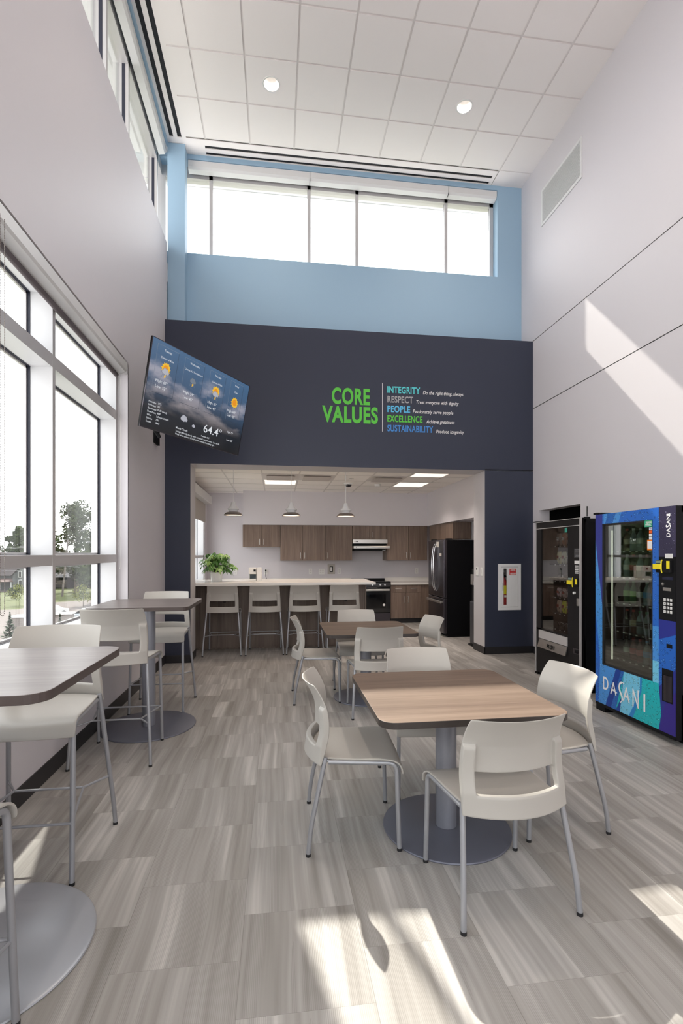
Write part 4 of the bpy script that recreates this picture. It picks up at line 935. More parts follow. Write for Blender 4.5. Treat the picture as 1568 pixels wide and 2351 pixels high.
# pendants
for x, lb in ((-.655, 'left white and chrome pendant lamp over the kitchen counter'), (.222, 'middle white and chrome pendant lamp over the kitchen counter'), (1.07, 'right white and chrome pendant lamp over the kitchen counter')):
    y = 7.60; z = 2.067; t_ = thing('pendant_lamp', lb, 'pendant lamp', (x, y, z), 'pendant lamps over the kitchen counter')
    MB().lathe([(.024, .205), (.030, .198), (.036, .165), (.055, .125), (.086, .098), (.088, .092), (.066, .068), (.064, .058), (.070, .052)], (x, y, z), 40).build('lamp_shade', M['whiteg'], t_, smooth=True)
    MB().lathe([(.068, .054), (.100, .045), (.125, .028), (.142, .002), (.143, -.002), (.138, -.001), (.120, .025), (.095, .040), (.06, .048)], (x, y, z), 40).build('chrome_skirt', M['pend'], t_, smooth=True)
    MB().lathe([(.134, .004), (0, .006)], (x, y, z), 32).build('diffuser', M['warm'], t_)
    MB().tube([(x, y, z + .20), (x, y, KC - .02)], .0035, 8).build('cord', M['white'], t_); MB().lathe([(.0, .028), (.06, .026), (.06, .006), (0, 0)], (x, y, KC - .034), 24).build('canopy', M['white'], t_, smooth=True)
    l_ = bpy.data.lights.new('pendant_bulb', 'SPOT'); l_.energy = 16; l_.spot_size = R(140); l_.spot_blend = .6; l_.shadow_soft_size = .06; l_.color = (1, .80, .62); lo = bpy.data.objects.new('pendant_bulb', l_); COL.objects.link(lo); lo.parent = t_; lo.location = (0, 0, -.008)

# ------------------------------------------------------------------ drink vending machine
def drops(name, col, hi, sc=34, dark=.35):
    m = mat(name, col, .3, spec=.5); x = NT(m); tc = x.n('TexCoord'); vo = x.n('TexVoronoi'); vo.inputs['Scale'].default_value = sc; vo.inputs['Randomness'].default_value = 1
    nz = x.n('TexNoise'); nz.inputs['Scale'].default_value = sc * .8; ad = x.n('VectorMath', operation='ADD'); sc_ = x.n('VectorMath', operation='SCALE'); sc_.inputs['Scale'].default_value = .02
    x.l(tc.outputs['Object'], nz.inputs['Vector']); x.l(nz.outputs['Color'], sc_.inputs[0]); x.l(tc.outputs['Object'], ad.inputs[0]); x.l(sc_.outputs[0], ad.inputs[1]); x.l(ad.outputs[0], vo.inputs['Vector'])
    d = tuple(c * dark for c in col)
    x.l(x.ramp(vo.outputs['Distance'], [(.10, hi), (.20, col), (.28, d), (.36, col), (1, col)]), x.b.inputs['Base Color']); return m
D = dict(ind=mat('indigo_graphic', (.025, .035, .26), .3), blue=drops('blue_droplet_graphic', (.02, .13, .52), (.10, .35, .75)), lblue=drops('light_blue_droplet_graphic', (.06, .27, .66), (.25, .5, .85)),
         navy=mat('dark_blue_graphic', (.006, .045, .28), .3), mid=drops('mid_blue_droplet_graphic', (.015, .12, .44), (.05, .25, .6), 40), cyan=drops('pale_cyan_droplet_graphic', (.17, .56, .78), (.45, .8, .9), 44, .3),
         teal=drops('teal_droplet_graphic', (.01, .46, .50), (.2, .75, .8), 44, .3), sky=mat('sky_blue_graphic', (.02, .22, .56), .3), purp=drops('dark_purple_droplet_graphic', (.035, .03, .07), (.25, .25, .35), 46, .5), vio=mat('violet_graphic', (.035, .02, .24), .3))
DK = list(D.keys()); DM = [D[k] for k in DK]
vx = 3.03; vy0, vy1 = 3.385, 4.338; vz0, vz1 = .078, 1.855
t_ = thing('drink_vending_machine', 'blue drink vending machine with DASANI graphics against the right wall', 'vending machine', (3.4, 3.86, 0))
b = MB(); b.box(vx + .05, 3.785, vy0, vy0 + .03, .05, vz1); b.box(vx + .05, 3.785, vy1 - .03, vy1, .05, vz1); b.box(3.74, 3.785, vy0, vy1, .05, vz1); b.box(vx + .05, 3.785, vy0, vy1, vz1 - .05, vz1); b.box(vx + .05, 3.785, vy0, vy1, .05, .40)
b.box(vx + .06, 3.785, 3.56, 3.60, .4, 1.8)
b.build('cabinet', M['black'], t_)
MB().box(vx + .12, 3.74, vy0 + .04, vy1 - .04, .0, .055).box(vx + .01, vx + .12, vy1 - .12, vy1 + .004, .0, .07).build('base', M['black'], t_)
MB().box(vx + .02, vx + .12, vy1 - .05, vy1 + .012, vz1 - .01, vz1 + .02).box(vx - .002, vx + .05, vy1 - .02, vy1 + .03, vz1 + .002, vz1 + .022).build('hinge', M['black'], t_); MB().box(vx + .0, vx + .05, vy0, vy1, vz0 - .028, vz0).build('kick_strip', M['black'], t_)
dr = MB(); wy0, wy1, wz0, wz1 = 3.618, 4.240, .446, 1.762
for q in ((3.553, wy0, vz0, vz1), (wy1, vy1, vz0, vz1), (wy0, wy1, vz0, wz0), (wy0, wy1, wz1, vz1), (vy0, 3.553, vz0, vz1)): dr.box(vx + .001, vx + .05, *q)
door = dr.build('door', M['black'], t_)
g = MB(); lay = [0]
def pol(pts, k, dx=0): g.add([(vx - .0002 - dx, y, z) for y, z in pts], [tuple(range(len(pts)))], DK.index(k))
pol([(wy1, vz0), (vy1, vz0), (vy1, vz1), (wy1, vz1)], 'lblue'); pol([(wy1, 1.0), (wy1, vz1), (vy1, vz1), (vy1, 1.62)], 'ind', .0003); pol([(4.29, vz0), (vy1, vz0), (vy1, .95), (4.27, .5)], 'blue', .0003)
pol([(3.553, wz1), (wy1, wz1), (wy1, vz1), (3.553, vz1)], 'blue'); pol([(4.02, wz1), (wy1 - .02, wz1), (wy1 - .02, vz1), (3.98, vz1)], 'lblue', .0003); pol([(4.10, wz1), (4.20, wz1), (4.16, vz1), (4.05, vz1)], 'mid', .0005)
pol([(3.553, .9), (wy0, .9), (wy0, wz1), (3.553, wz1)], 'blue'); pol([(3.553, .62), (wy0, .62), (wy0, .9), (3.553, .9)], 'lblue'); pol([(3.553, wz0), (wy0, wz0), (wy0, .62), (3.553, .62)], 'cyan')
pol([(wy1, wz0), (wy1, vz0), (wy0, vz0), (wy0, wz0)], 'teal'); pol([(3.553, vz0), (wy0, vz0), (wy0, wz0), (3.553, wz0)], 'teal')
pol([(4.24, vz0), (4.194, vz0), (4.052, wz0), (4.24, wz0)], 'lblue', .0003); pol([(4.194, vz0), (4.12, vz0), (3.985, wz0), (4.052, wz0)], 'navy', .0003)
pol([(4.12, vz0), (4.055, vz0), (3.95, wz0), (3.985, wz0)], 'mid', .0003); pol([(4.055, vz0), (4.0, vz0), (3.975, .30), (3.95, wz0), (3.96, .25)], 'navy', .0003); pol([(4.0, vz0), (3.89, vz0), (3.76, .32), (3.756, wz0), (3.95, wz0), (3.975, .25)], 'cyan', .0004)
pol([(3.89, vz0), (3.84, vz0), (3.74, .33), (3.735, wz0), (3.756, wz0), (3.76, .32)], 'sky', .0005)
pol([(3.553, vz0), (3.553, .43), (3.528, .215)], 'teal', .0006)
pol([(vy0, 1.46), (3.553, 1.46), (3.553, vz1), (vy0, vz1)], 'purp'); pol([(vy0, vz0), (3.553, vz0), (3.553, .962), (vy0, .962)], 'ind'); pol([(vy0, vz0), (3.545, vz0), (3.49, .30), (vy0, .42)], 'vio', .0003)
pol([(vy0, .60), (3.553, .42), (3.553, .80), (vy0, .86)], 'blue', .0002)
g.build('graphic_panel', DM, door, keep=True)
VU, VV, VN = (0, -1, 0), (0, 0, 1), (-1, 0, 0)
b = MB(); xf = vx - .0014
for ch, y, z, wd, cp in (('D', 4.222, .222, .072, .118), ('A', 4.125, .207, .085, .110), ('A', 3.960, .192, .086, .125), ('N', 3.842, .178, .072, .150), ('I', 3.715, .176, .020, .142)):
    text(b, ch, (xf, y, z), VU, VV, wd, cp, bold=.012 if ch != 'I' else .03, N=VN)
ts = [Vector((p, q)) for p, q in ((3.952, .338), (3.962, .346), (3.982, .342), (4.001, .325), (4.010, .298), (4.004, .270), (3.987, .245), (3.973, .218), (3.969, .195), (3.976, .176), (3.996, .161))]
for i_ in range(len(ts) - 1):
    q0 = []
    for j_ in (i_, i_ + 1):
        d_ = (ts[min(j_ + 1, len(ts) - 1)] - ts[max(j_ - 1, 0)]).normalized(); n_ = Vector((-d_.y, d_.x)) * (.009 if 1 < j_ < len(ts) - 2 else .004); q0.append((ts[j_] + n_, ts[j_] - n_))
    b.extrude([(xf, q0[0][0].x, q0[0][0].y), (xf, q0[0][1].x, q0[0][1].y), (xf, q0[1][1].x, q0[1][1].y), (xf, q0[1][0].x, q0[1][0].y)], (-.0012, 0, 0))
b.extrude([(xf, 4.06, .226), (xf, 4.035, .232), (xf, 4.035, .238), (xf, 4.06, .236)], (-.0012, 0, 0)).extrude([(xf, 3.90, .212), (xf, 3.872, .222), (xf, 3.872, .229), (xf, 3.90, .222)], (-.0012, 0, 0))
b.build('brand_lettering', ink['white'], door)
b = MB()   # vertical lettering reading upwards
yb = 3.435; z = 1.615
for ch, wd in (('D', .033), ('A', .034), ('S', .022), ('A', .034), ('N', .033), ('I', .008)):
    text(b, ch, (xf, yb if ch != 'S' else yb - .006, z), (0, 0, 1), (0, 1, 0), wd, .037 if ch != 'S' else .050, bold=.01, N=VN); z += wd + .0035
b.build('brand_lettering', ink['white'], door)
# control column
b = MB().box(vx - .001, vx + .001, vy0 + .004, 3.549, .964, 1.458); b.build('control_panel', M['black'], door)
b = MB().box(vx - .0025, vx - .001, 3.414, 3.514, 1.281, 1.303); b.build('display', mat('display_blue_black', (.01, .012, .04), .15), door)
for r_ in range(4):
    for c_ in range(3): MB().box(vx - .004, vx - .001, 3.480 - c_ * .031 - .0, 3.480 - c_ * .031 + .021, 1.112 - r_ * .031, 1.134 - r_ * .031).build('key', M['white'], door, bevel=.001)
b = MB()
for i_, ch in enumerate('123456789*0#'): text(b, ch, (vx - .0042, 3.480 - (i_ % 3) * .031 + .015, 1.117 - (i_ // 3) * .031), VU, VV, None, .011, bold=.01, N=VN, thick=.0003)
b.build('key_numbers', M['black'], door)
MB().box(vx - .003, vx - .001, 3.428, 3.508, 1.193, 1.219).build('coin_plate', M['steel'], door)
MB().cyl((0, 0), .011, 0, .008, 16).v
b = MB().lathe([(.012, 0), (.012, .006), (0, .007)], (0, 0, 0), 18); TT = Matrix.Translation((vx - .001, 3.508, 1.245)) @ Matrix.Rotation(R(-90), 4, 'Y'); b.v = [TT @ p for p in b.v]; b.build('coin_slot', M['steel'], door)
rd = MB().box(vx - .030, vx - .001, 3.41, 3.552, 1.335, 1.435).build('card_reader', M['black'], door, bevel=.006)
MB().box(vx - .05, vx - .029, 3.490, 3.560, 1.362, 1.404).build('yellow_face', M['yellow'], rd, bevel=.002); MB().box(vx - .0315, vx - .0295, 3.412, 3.442, 1.368, 1.428).build('yellow_label', M['yellow'], rd)
MB().tube([(vx - .036, 3.478 + .010 * math.cos(q), 1.385 + .05 * math.sin(q)) for q in [(-PI / 2 + PI * k / 10) for k in range(11)]], .005, 8).build('yellow_rim', M['yellow'], rd)
MB().box(vx - .032, vx - .0295, 3.495, 3.55, 1.410, 1.430).build('reader_screen', mat('reader_screen_green', (.18, .25, .22), .2), rd)
MB().box(vx - .0015, vx - .0006, 3.413, 3.489, 1.448, 1.484).build('notice_label', M['white'], door)
MB().box(vx - .002, vx + .001, 3.418, 3.474, .747, .780).build('coin_return', M['black'], door, bevel=.004)
d = MB().box(vx - .001, vx + .001, 3.410, 3.520, .320, .580).build('bottle_hatch', M['black'], door)
MB().extrude([(vx - .0015, 3.505, .33), (vx - .0015, 3.425, .33), (vx - .0015, 3.425, .525), (vx - .018, 3.465, .51), (vx - .0015, 3.505, .525)], (0, 0, 0.0001)).v
b = MB().extrude([(vx - .001, 3.508, .332), (vx - .012, 3.49, .332), (vx - .016, 3.465, .332), (vx - .012, 3.44, .332), (vx - .001, 3.422, .332)], (0, 0, .20)); b.build('hatch_flap', M['dsteel'], d)
# stickers on the glass
MB().box(vx - .002, vx - .001, 3.622, 3.705, 1.704, 1.758).build('green_sticker', mat('green_sticker', (.02, .36, .19), .5), door)
b = MB(); text(b, 'RHOI', (vx - .0022, 3.688, 1.732), VU, VV, .060, .019, bold=.03, N=VN, thick=.0003); b.box(vx - .0025, vx - .002, 3.63, 3.70, 1.712, 1.716).box(vx - .0025, vx - .002, 3.635, 3.695, 1.721, 1.725); b.build('sticker_text', M['white'], door)
sc_ = [(1.678, (.75, .75, .78)), (1.652, (.80, .12, .02)), (1.626, (.78, .74, .70)), (1.600, (.72, .76, .80))]
for z, c in sc_: MB().box(vx - .002, vx - .001, 3.622, 3.655, z, z + .022).build('payment_sticker', mat('payment_sticker_paint', c, .5), door)
b = MB(); text(b, 'VISA', (vx - .0022, 3.652, 1.684), VU, VV, .026, .010, bold=.02, N=VN, thick=.0003); b.build('sticker_text', mat('visa_blue', (.02, .05, .30), .5), door)
MB().box(vx - .002, vx - .001, 3.622, 3.676, 1.514, 1.598).build('orange_notice', mat('orange_sticker', (.85, .22, .01), .5), door)
MB().box(vx - .0026, vx - .002, 3.622, 3.672, 1.526, 1.587).build('notice_paper', M['white'], door)
MB().box(vx + .012, vx + .018, wy0, wy1, wz0, wz1).build('glass_pane', glassm('vending_glass', (.66, .72, .66), 2.5, 1.0), door)
b = MB();
for q in ((wy0, wy0 + .012, wz0, wz1), (wy1 - .012, wy1, wz0, wz1), (wy0, wy1, wz0, wz0 + .012), (wy0, wy1, wz1 - .012, wz1)): b.box(vx + .0005, vx + .03, *q)
b.build('glass_gasket', M['rubber'], door)
MB().tube([(vx + .075, 4.205, .50), (vx + .075, 4.205, 1.70)], .006, 10).build('light_tube', mat('cool_tube_light', (.9, .9, .85), .5, emis=(1, .90, .80), es=1.3), t_)
shz = [.515, .770, 1.035, 1.275, 1.515]
for z in shz:
    sh = MB().box(3.17, 3.74, 3.61, 4.30, z - .022, z - .004).build('shelf', M['dsteel'], t_)
    b = MB()
    for k in range(9): b.box(3.168, 3.170, 3.64 + k * .08, 3.665 + k * .08, z - .018, z - .008)
    b.build('price_tags', M['white'], sh)
BC = {}
def bm_(n, c, r_=.25):
    if n not in BC: BC[n] = mat(n, tuple(q * (.55 if n[:6] == 'bottle' else .8) for q in c), r_, coat=.3)
    return BC[n]
def bottle(x, y, z, bc, lc, cc, label):
    t = thing('drink_bottle', label, 'bottle', (x, y, z), 'bottles in the blue vending machine')
    MB().lathe([(0, 0), (.027, 0), (.031, .008), (.030, .06), (.031, .075), (.031, .115), (.026, .14), (.013, .168), (.011, .19)], (x, y, z), 18).build('body', bm_('bottle_' + bc[0], bc[1], .12), t, smooth=True)
    MB().lathe([(.0316, .062), (.0318, .112)], (x, y, z), 18).build('label_band', bm_('label_' + lc[0], lc[1], .5), t, smooth=True)
    MB().lathe([(.0135, .186), (.0135, .205), (0, .206)], (x, y, z), 14).build('cap', bm_('cap_' + cc[0], cc[1], .4), t, smooth=True)
gn = ('clear_green', (.10, .32, .14)); dk = ('cola_brown', (.02, .010, .008)); cl_ = ('pale_blue_water', (.35, .45, .52)); am = ('amber', (.12, .035, .015)); rdc = ('red_drink', (.22, .01, .02))
Lg = ('lime', (.20, .62, .06)); Lw = ('white', (.75, .75, .75)); Lb = ('blue', (.03, .28, .62)); Lc = ('cream', (.62, .50, .36)); Lr = ('red', (.55, .04, .05)); Lk = ('dark', (.05, .05, .06))
Kr = ('red', (.55, .03, .03)); Kg = ('green', (.04, .28, .12)); Kw = ('white', (.75, .75, .75)); Kb = ('blue', (.05, .35, .70)); Kk = ('black', (.02, .02, .02))
rowsb = [[(dk, Lw, Kk), (rdc, Lr, Kr), (rdc, Lr, Kr), (cl_, Lb, Kb), (cl_, Lb, Kb)], [(dk, Lk, Kr), (am, Lc, Kr), (cl_, Lk, Kg), (cl_, Lk, Kg), (dk, Lw, Kk)],
         [(gn, Lg, Kg), (gn, Lg, Kg), (dk, Lw, Kk), (cl_, Lb, Kw), (dk, Lb, Kw)], [(cl_, Lw, Kw), (dk, Lr, Kr), (cl_, Lw, Kw), (dk, Lr, Kr), (dk, Lr, Kr)], [(am, Lc, Kr), (cl_, Lw, Kw), (cl_, Lw, Kw), (dk, Lk, Kk), (dk, Lk, Kk)]]
rn = ['bottom shelf', 'second shelf up', 'middle shelf', 'fourth shelf up', 'top shelf']; cn = ['first from the left', 'second from the left', 'third from the left', 'fourth from the left', 'rightmost']
for r_, row in enumerate(rowsb):
    for c_, (bc, lc, cc) in enumerate(row):
        bottle(3.235, 4.175 - c_ * .083, shz[r_] - .004, bc, lc, cc, '%s bottle, %s label, %s cap, %s, %s' % (bc[0].replace('_', ' '), lc[0], cc[0], cn[c_], rn[r_]))

# ------------------------------------------------------------------ snack vending machine
sx = 3.19; sy0, sy1, sz1 = 4.795, 5.722, 1.868
t_ = thing('snack_vending_machine', 'black snack vending machine with silver trim next to the navy wall', 'vending machine', (3.5, 5.26, 0))
b = MB(); b.box(sx + .05, 3.79, sy0 + .005, sy0 + .03, .03, sz1 - .01); b.box(sx + .05, 3.79, sy1 - .03, sy1 - .005, .03, sz1 - .01); b.box(3.74, 3.79, sy0, sy1, .03, sz1 - .01); b.box(sx + .05, 3.79, sy0, sy1, sz1 - .05, sz1 - .01); b.box(sx + .05, 3.79, sy0, sy1, .03, .56); b.box(sx + .05, 3.79, 5.0, 5.03, .5, 1.8)
b.build('cabinet', M['black'], t_)
MB().box(sx + .1, 3.74, sy0 + .03, sy1 - .03, 0, .03).box(sx, sx + .06, sy1 - .05, sy1 + .01, .0, .03).box(sx, sx + .06, sy0, sy0 + .05, 0, .03).box(sx - .02, sx + .06, sy1 - .06, sy1 + .03, sz1, sz1 + .014).build('base', M['black'], t_)
b = MB().tube([(sx + .06, sy0 - .004, 1.88), (sx + .06, sy0 - .004, 1.985)], .005, 8).box(sx + .03, sx + .09, sy0 - .015, sy0 + .01, sz1 - .012, sz1 + .008); b.build('hinge_pin', M['black'], t_)
b = MB()
for q in ((5.03, 5.045, .56, 1.79), (5.60, sy1 - .02, .56, 1.79), (5.03, sy1 - .02, 1.785, sz1), (5.03, sy1 - .02, .03, .575), (sy0 + .03, 5.03, .03, sz1)): b.box(sx + .001, sx + .05, *q)
door = b.build('door', mat('charcoal_door', (.009, .008, .009), .5, spec=.25), t_)
MB().box(sx - .010, sx + .004, sy0, sy0 + .024, .03, sz1).box(sx - .008, sx + .05, sy1 - .014, sy1, .03, sz1).box(sx - .004, sx, sy0 + .03, sy1 - .02, 1.783, 1.790).box(sx - .004, sx, sy0 + .03, sy1 - .02, sz1 - .006, sz1).build('silver_trim', M['alum'], door)
MB().box(sx - .010, sx + .002, 5.045, 5.632, .458, .556).build('silver_panel', M['alum'], door)
fl = MB().extrude([(sx - .006, 5.622, .450), (sx - .006, 5.049, .450), (sx - .030, 5.049, .350), (sx - .030, 5.632, .350)], (.01, 0, 0)).build('delivery_flap', M['steel'], door)
fu_ = Vector((-.024, 0, -.1)).normalized(); b = MB(); text(b, 'PUSH', Vector((sx - .0268, 5.425, .372)), VU, -fu_, .155, .045, bold=.03, N=Vector((-1, 0, .24))); b.build('flap_text', M['black'], fl)
MB().box(sx - .003, sx + .001, 4.824, 4.922, 1.442, 1.540).build('display', M['blackg'], door)
b = MB(); [b.box(sx - .0036, sx - .003, 4.83, 4.905 - .01 * (k % 2), 1.525 - k * .012, 1.528 - k * .012) for k in (0, 1, 2, 5, 6)]; b.build('display_text', mat('dim_grey_print', (.25, .25, .25), .6), door)
MB().box(sx - .003, sx + .001, 4.827, 4.916, 1.372, 1.408).build('notice_label', M['white'], door)
for r_ in range(5):
    for c_ in range(3): MB().box(sx - .004, sx + .001, 4.890 - c_ * .0205, 4.905 - c_ * .0205, 1.345 - r_ * .019, 1.358 - r_ * .019).build('key', M['white'], door)
rd = MB().box(sx - .028, sx + .001, 4.83, 5.0, 1.13, 1.225).build('card_reader', M['black'], door, bevel=.006)
MB().box(sx - .045, sx - .027, 4.925, 4.995, 1.150, 1.195).build('yellow_face', M['yellow'], rd, bevel=.002); MB().box(sx - .0295, sx - .0275, 4.832, 4.868, 1.155, 1.21).build('yellow_label', M['yellow'], rd)
MB().tube([(sx - .034, 4.90 + .010 * math.cos(q), 1.175 + .05 * math.sin(q)) for q in [(-PI / 2 + PI * k / 10) for k in range(11)]], .005, 8).build('yellow_rim', M['yellow'], rd)
MB().box(sx - .03, sx - .0275, 4.925, 4.99, 1.20, 1.222).build('reader_screen', mat('reader_screen_grey', (.18, .25, .26), .2), rd)
b = MB().lathe([(.014, 0), (.014, .02), (0, .022)], (0, 0, 0), 18); TT = Matrix.Translation((sx, 4.91, 1.06)) @ Matrix.Rotation(R(-90), 4, 'Y'); b.v = [TT @ p for p in b.v]; b.build('coin_knob', M['white'], door, smooth=True)
MB().box(sx - .010, sx, 4.835, 4.872, .925, 1.005).build('lock_cover', M['steel'], door, bevel=.009)
MB().box(sx - .006, sx, 4.827, 4.941, .405, .466).build('coin_return', M['dsteel'], door, bevel=.003)
MB().box(sx - .0075, sx - .005, 4.845, 4.90, .415, .455).build('coin_cup', M['black'], door)
MB().box(sx + .012, sx + .018, 5.04, 5.605, .57, 1.79).build('glass_pane', glassm('snack_glass', (.78, .78, .78), 2.2, 1.0), door)
MB().box(sx - .002, sx - .001, 5.052, 5.098, 1.72, 1.772).build('green_sticker', mat('green_sticker_small', (.03, .30, .22), .5), door)
trz = [.585, .775, .965, 1.165, 1.365, 1.585]
pass
for z in trz:
    sh = MB().box(3.36, 3.74, 5.035, 5.69, z - .02, z - .006).build('tray', M['black'], t_)
    b = MB(); [b.box(3.356, 3.36, 5.06 + k * .1, 5.075 + k * .1, z - .022, z - .010) for k in range(6)]; b.build('price_tags', M['white'], sh)
sn = {0: [], 1: [((.70, .50, .38), 1), ((.80, .80, .05), 2), ((.55, .12, .05), 3), ((.15, .12, .10), 4)], 2: [((.55, .42, .45), 1), ((.60, .45, .42), 2), ((.30, .22, .30), 3), ((.60, .60, .60), 4)],
      3: [], 4: [((.72, .68, .30), 1), ((.70, .72, .45), 2), ((.05, .12, .09), 3), ((.04, .04, .05), 4)], 5: [((.35, .25, .20), 1), ((.50, .20, .10), 2), ((.55, .40, .30), 3), ((.5, .1, .1), 4)]}
cnm = {(.70, .50, .38): 'peach', (.80, .80, .05): 'bright yellow', (.55, .12, .05): 'rust red', (.15, .12, .10): 'dark brown', (.55, .42, .45): 'dusty pink', (.60, .45, .42): 'pale rose', (.30, .22, .30): 'plum', (.60, .60, .60): 'silver',
       (.72, .68, .30): 'straw yellow', (.70, .72, .45): 'pale lime', (.05, .12, .09): 'dark green', (.04, .04, .05): 'black', (.35, .25, .20): 'brown', (.50, .20, .10): 'orange brown', (.55, .40, .30): 'tan', (.5, .1, .1): 'dark red'}
snm = ['bottom tray', 'second tray up', 'third tray up', 'fourth tray up', 'fifth tray up', 'top tray']
def coil(y, z):
    pts = [(3.35 + .28 * k / 60, y + .040 * math.cos(2 * PI * k / 12), z + .044 + .040 * math.sin(2 * PI * k / 12)) for k in range(61)]
    MB().tube(pts, .0022, 5).build('coil', M['chrome'], t_)
for r_, z in enumerate(trz):
    for k in range(1, 5): coil(5.65 - k * .105, z - .006)
for r_, lst in sn.items():
    for c, k in lst:
        y = 5.65 - k * .105; z = trz[r_] - .004; x = 3.40; hh_ = .15 if r_ != 2 else .11; w2 = .040
        s_ = thing('snack_bag', '%s snack bag on the %s of the snack machine' % (cnm[c], snm[r_]), 'snack', (x, y, z), 'snacks in the snack vending machine')
        b = MB(); n = 6
        vs = []
        for side in (1, -1):
            for i in range(n + 1):
                for j in range(n + 1):
                    a_, c_ = i / n * 2 - 1, j / n * 2 - 1; th = .022 * (1 - a_ ** 4) * (1 - c_ ** 4) + .0008
                    vs.append((x - side * th, y + a_ * w2, z + (c_ + 1) / 2 * hh_))
        q = (n + 1) ** 2; fs = []
        for o_ in (0, q):
            for i in range(n):
                for j in range(n): fs.append((o_ + i * (n + 1) + j, o_ + i * (n + 1) + j + 1, o_ + (i + 1) * (n + 1) + j + 1, o_ + (i + 1) * (n + 1) + j))
        b.add(vs, fs); b.build('packet', bm_('packet_' + cnm[c].replace(' ', '_'), c, .3), s_, smooth=True)
        MB().box(x - .0245, x - .0225, y - .022, y + .022, z + hh_ * .42, z + hh_ * .66).build('packet_label', bm_('packet_label_' + ('light' if sum(c) < 1 else 'dark'), (.8, .8, .75) if sum(c) < 1 else (.45, .08, .05), .4), s_)

# ------------------------------------------------------------------ outside
GZ = -6.5
def terrain(name, col, c2, sc=.4):
    m = mat(name, col, .95); x = NT(m); tc = x.n('TexCoord'); nz = x.n('TexNoise'); nz.inputs['Scale'].default_value = sc; nz.inputs['Detail'].default_value = 4
    x.l(tc.outputs['Object'], nz.inputs['Vector']); x.l(x.ramp(nz.outputs[0], [(.35, col), (.65, c2)]), x.b.inputs['Base Color']); return m
gr = terrain('lawn', (.050, .062, .012), (.080, .090, .022), .5); rdm = terrain('pale_road', (.12, .10, .092), (.135, .115, .105), .8)
bark = mat('bark', (.10, .075, .055), .9); dleaf = mat('tree_leaf', (.028, .040, .016), .9, spec=.1); dleaf2 = mat('tree_leaf_light', (.050, .066, .026), .9, spec=.1); yl = mat('yellow_green_leaf', (.19, .20, .05), .9, spec=.1); firm = mat('fir_needles', (.022, .042, .018), .9, spec=.1)
struct(MB().box(-260, 120, 8, 420, GZ - .5, GZ).build('ground', gr, loc=(-40, 90, GZ)))
o = MB().extrude([(-75, 66, GZ), (-20, 56, GZ), (60, 70, GZ), (60, 92, GZ), (-30, 90, GZ), (-36.5, 84.5, GZ), (-36.5, 75, GZ), (-80, 68, GZ)], (0, 0, .03)).extrude([(-75, 40, GZ), (20, 40, GZ), (20, 58, GZ), (-27, 72, GZ), (-75, 72, GZ)], (0, 0, .025)).build('road', rdm, loc=(-30, 70, GZ)); struct(o)
def blob_tree(name, label, x, y, zb, h, cr, mats, n=2600, leaf=.35, seed=1, trunk=.35, group=None, squash=1.0, low=.25, open_=.0):
    rng = random.Random(seed); t = thing(name, label, 'tree', (x, y, zb), group)
    MB().tube([(x, y, zb), (x + .1 * cr * .1, y, zb + h * .3), (x, y, zb + h * .75)], [trunk, trunk * .75, trunk * .3], 8).build('trunk', bark, t)
    cs = []
    for k in range(26):
        a = rng.uniform(0, 2 * PI); e_ = rng.uniform(0, 1); zz = zb + h * (low + (1 - low) * e_); rr = cr * math.sin(PI * min(.95, .15 + e_ * .85)) ** .7 * rng.uniform(.35, .95)
        cs.append((Vector((x + rr * math.cos(a), y + rr * math.sin(a), zz)), cr * rng.uniform(.22, .40)))
    b = MB()
    for k in range(n):
        c, r_ = rng.choice(cs); d = Vector((rng.gauss(0, 1), rng.gauss(0, 1), rng.gauss(0, 1) * .8)).normalized(); p = c + d * r_ * rng.uniform(.55, 1.05); s_ = leaf * rng.uniform(.6, 1.3)
        u1 = Vector((rng.gauss(0, 1), rng.gauss(0, 1), rng.gauss(0, 1))).normalized(); v1 = u1.orthogonal().normalized()
        b.add([p - u1 * s_, p + v1 * s_ * .6, p + u1 * s_, p - v1 * s_ * .6], [(0, 1, 2, 3)], 0 if rng.random() < .6 else 1)
    b.build('foliage', mats, t, keep=True)['kind'] = 'stuff'; return t
GTt = 'trees across the road'
blob_tree('broadleaf_tree', 'tall broadleaf tree behind the utility pole, seen through the second window pane', -40.6, 106.4, GZ, 17.2, 6.3, [dleaf, dleaf2], 9000, .27, 4, .5, GTt, low=.14)
blob_tree('broadleaf_tree', 'rounded tree rising behind the house roof in the first window pane', -78.4, 161.7, GZ, 15.6, 3.6, [dleaf, dleaf2], 2600, .5, 8, .5, GTt)
blob_tree('broadleaf_tree', 'lower dark tree left of the rounded one behind the house', -87.5, 160.4, GZ, 12.4, 4.6, [dleaf, dleaf2], 2600, .5, 12, .5, GTt)
blob_tree('broadleaf_tree', 'dense tree between the house and the tall broadleaf tree, hidden behind a window post', -62, 138, GZ, 14, 7, [dleaf, dleaf2], 2400, .6, 17, .5, GTt)
blob_tree('broadleaf_tree', 'dense tree to the right of the tall broadleaf tree', -29.5, 110, GZ, 12.5, 4.8, [dleaf, dleaf2], 2400, .5, 21, .5, GTt)
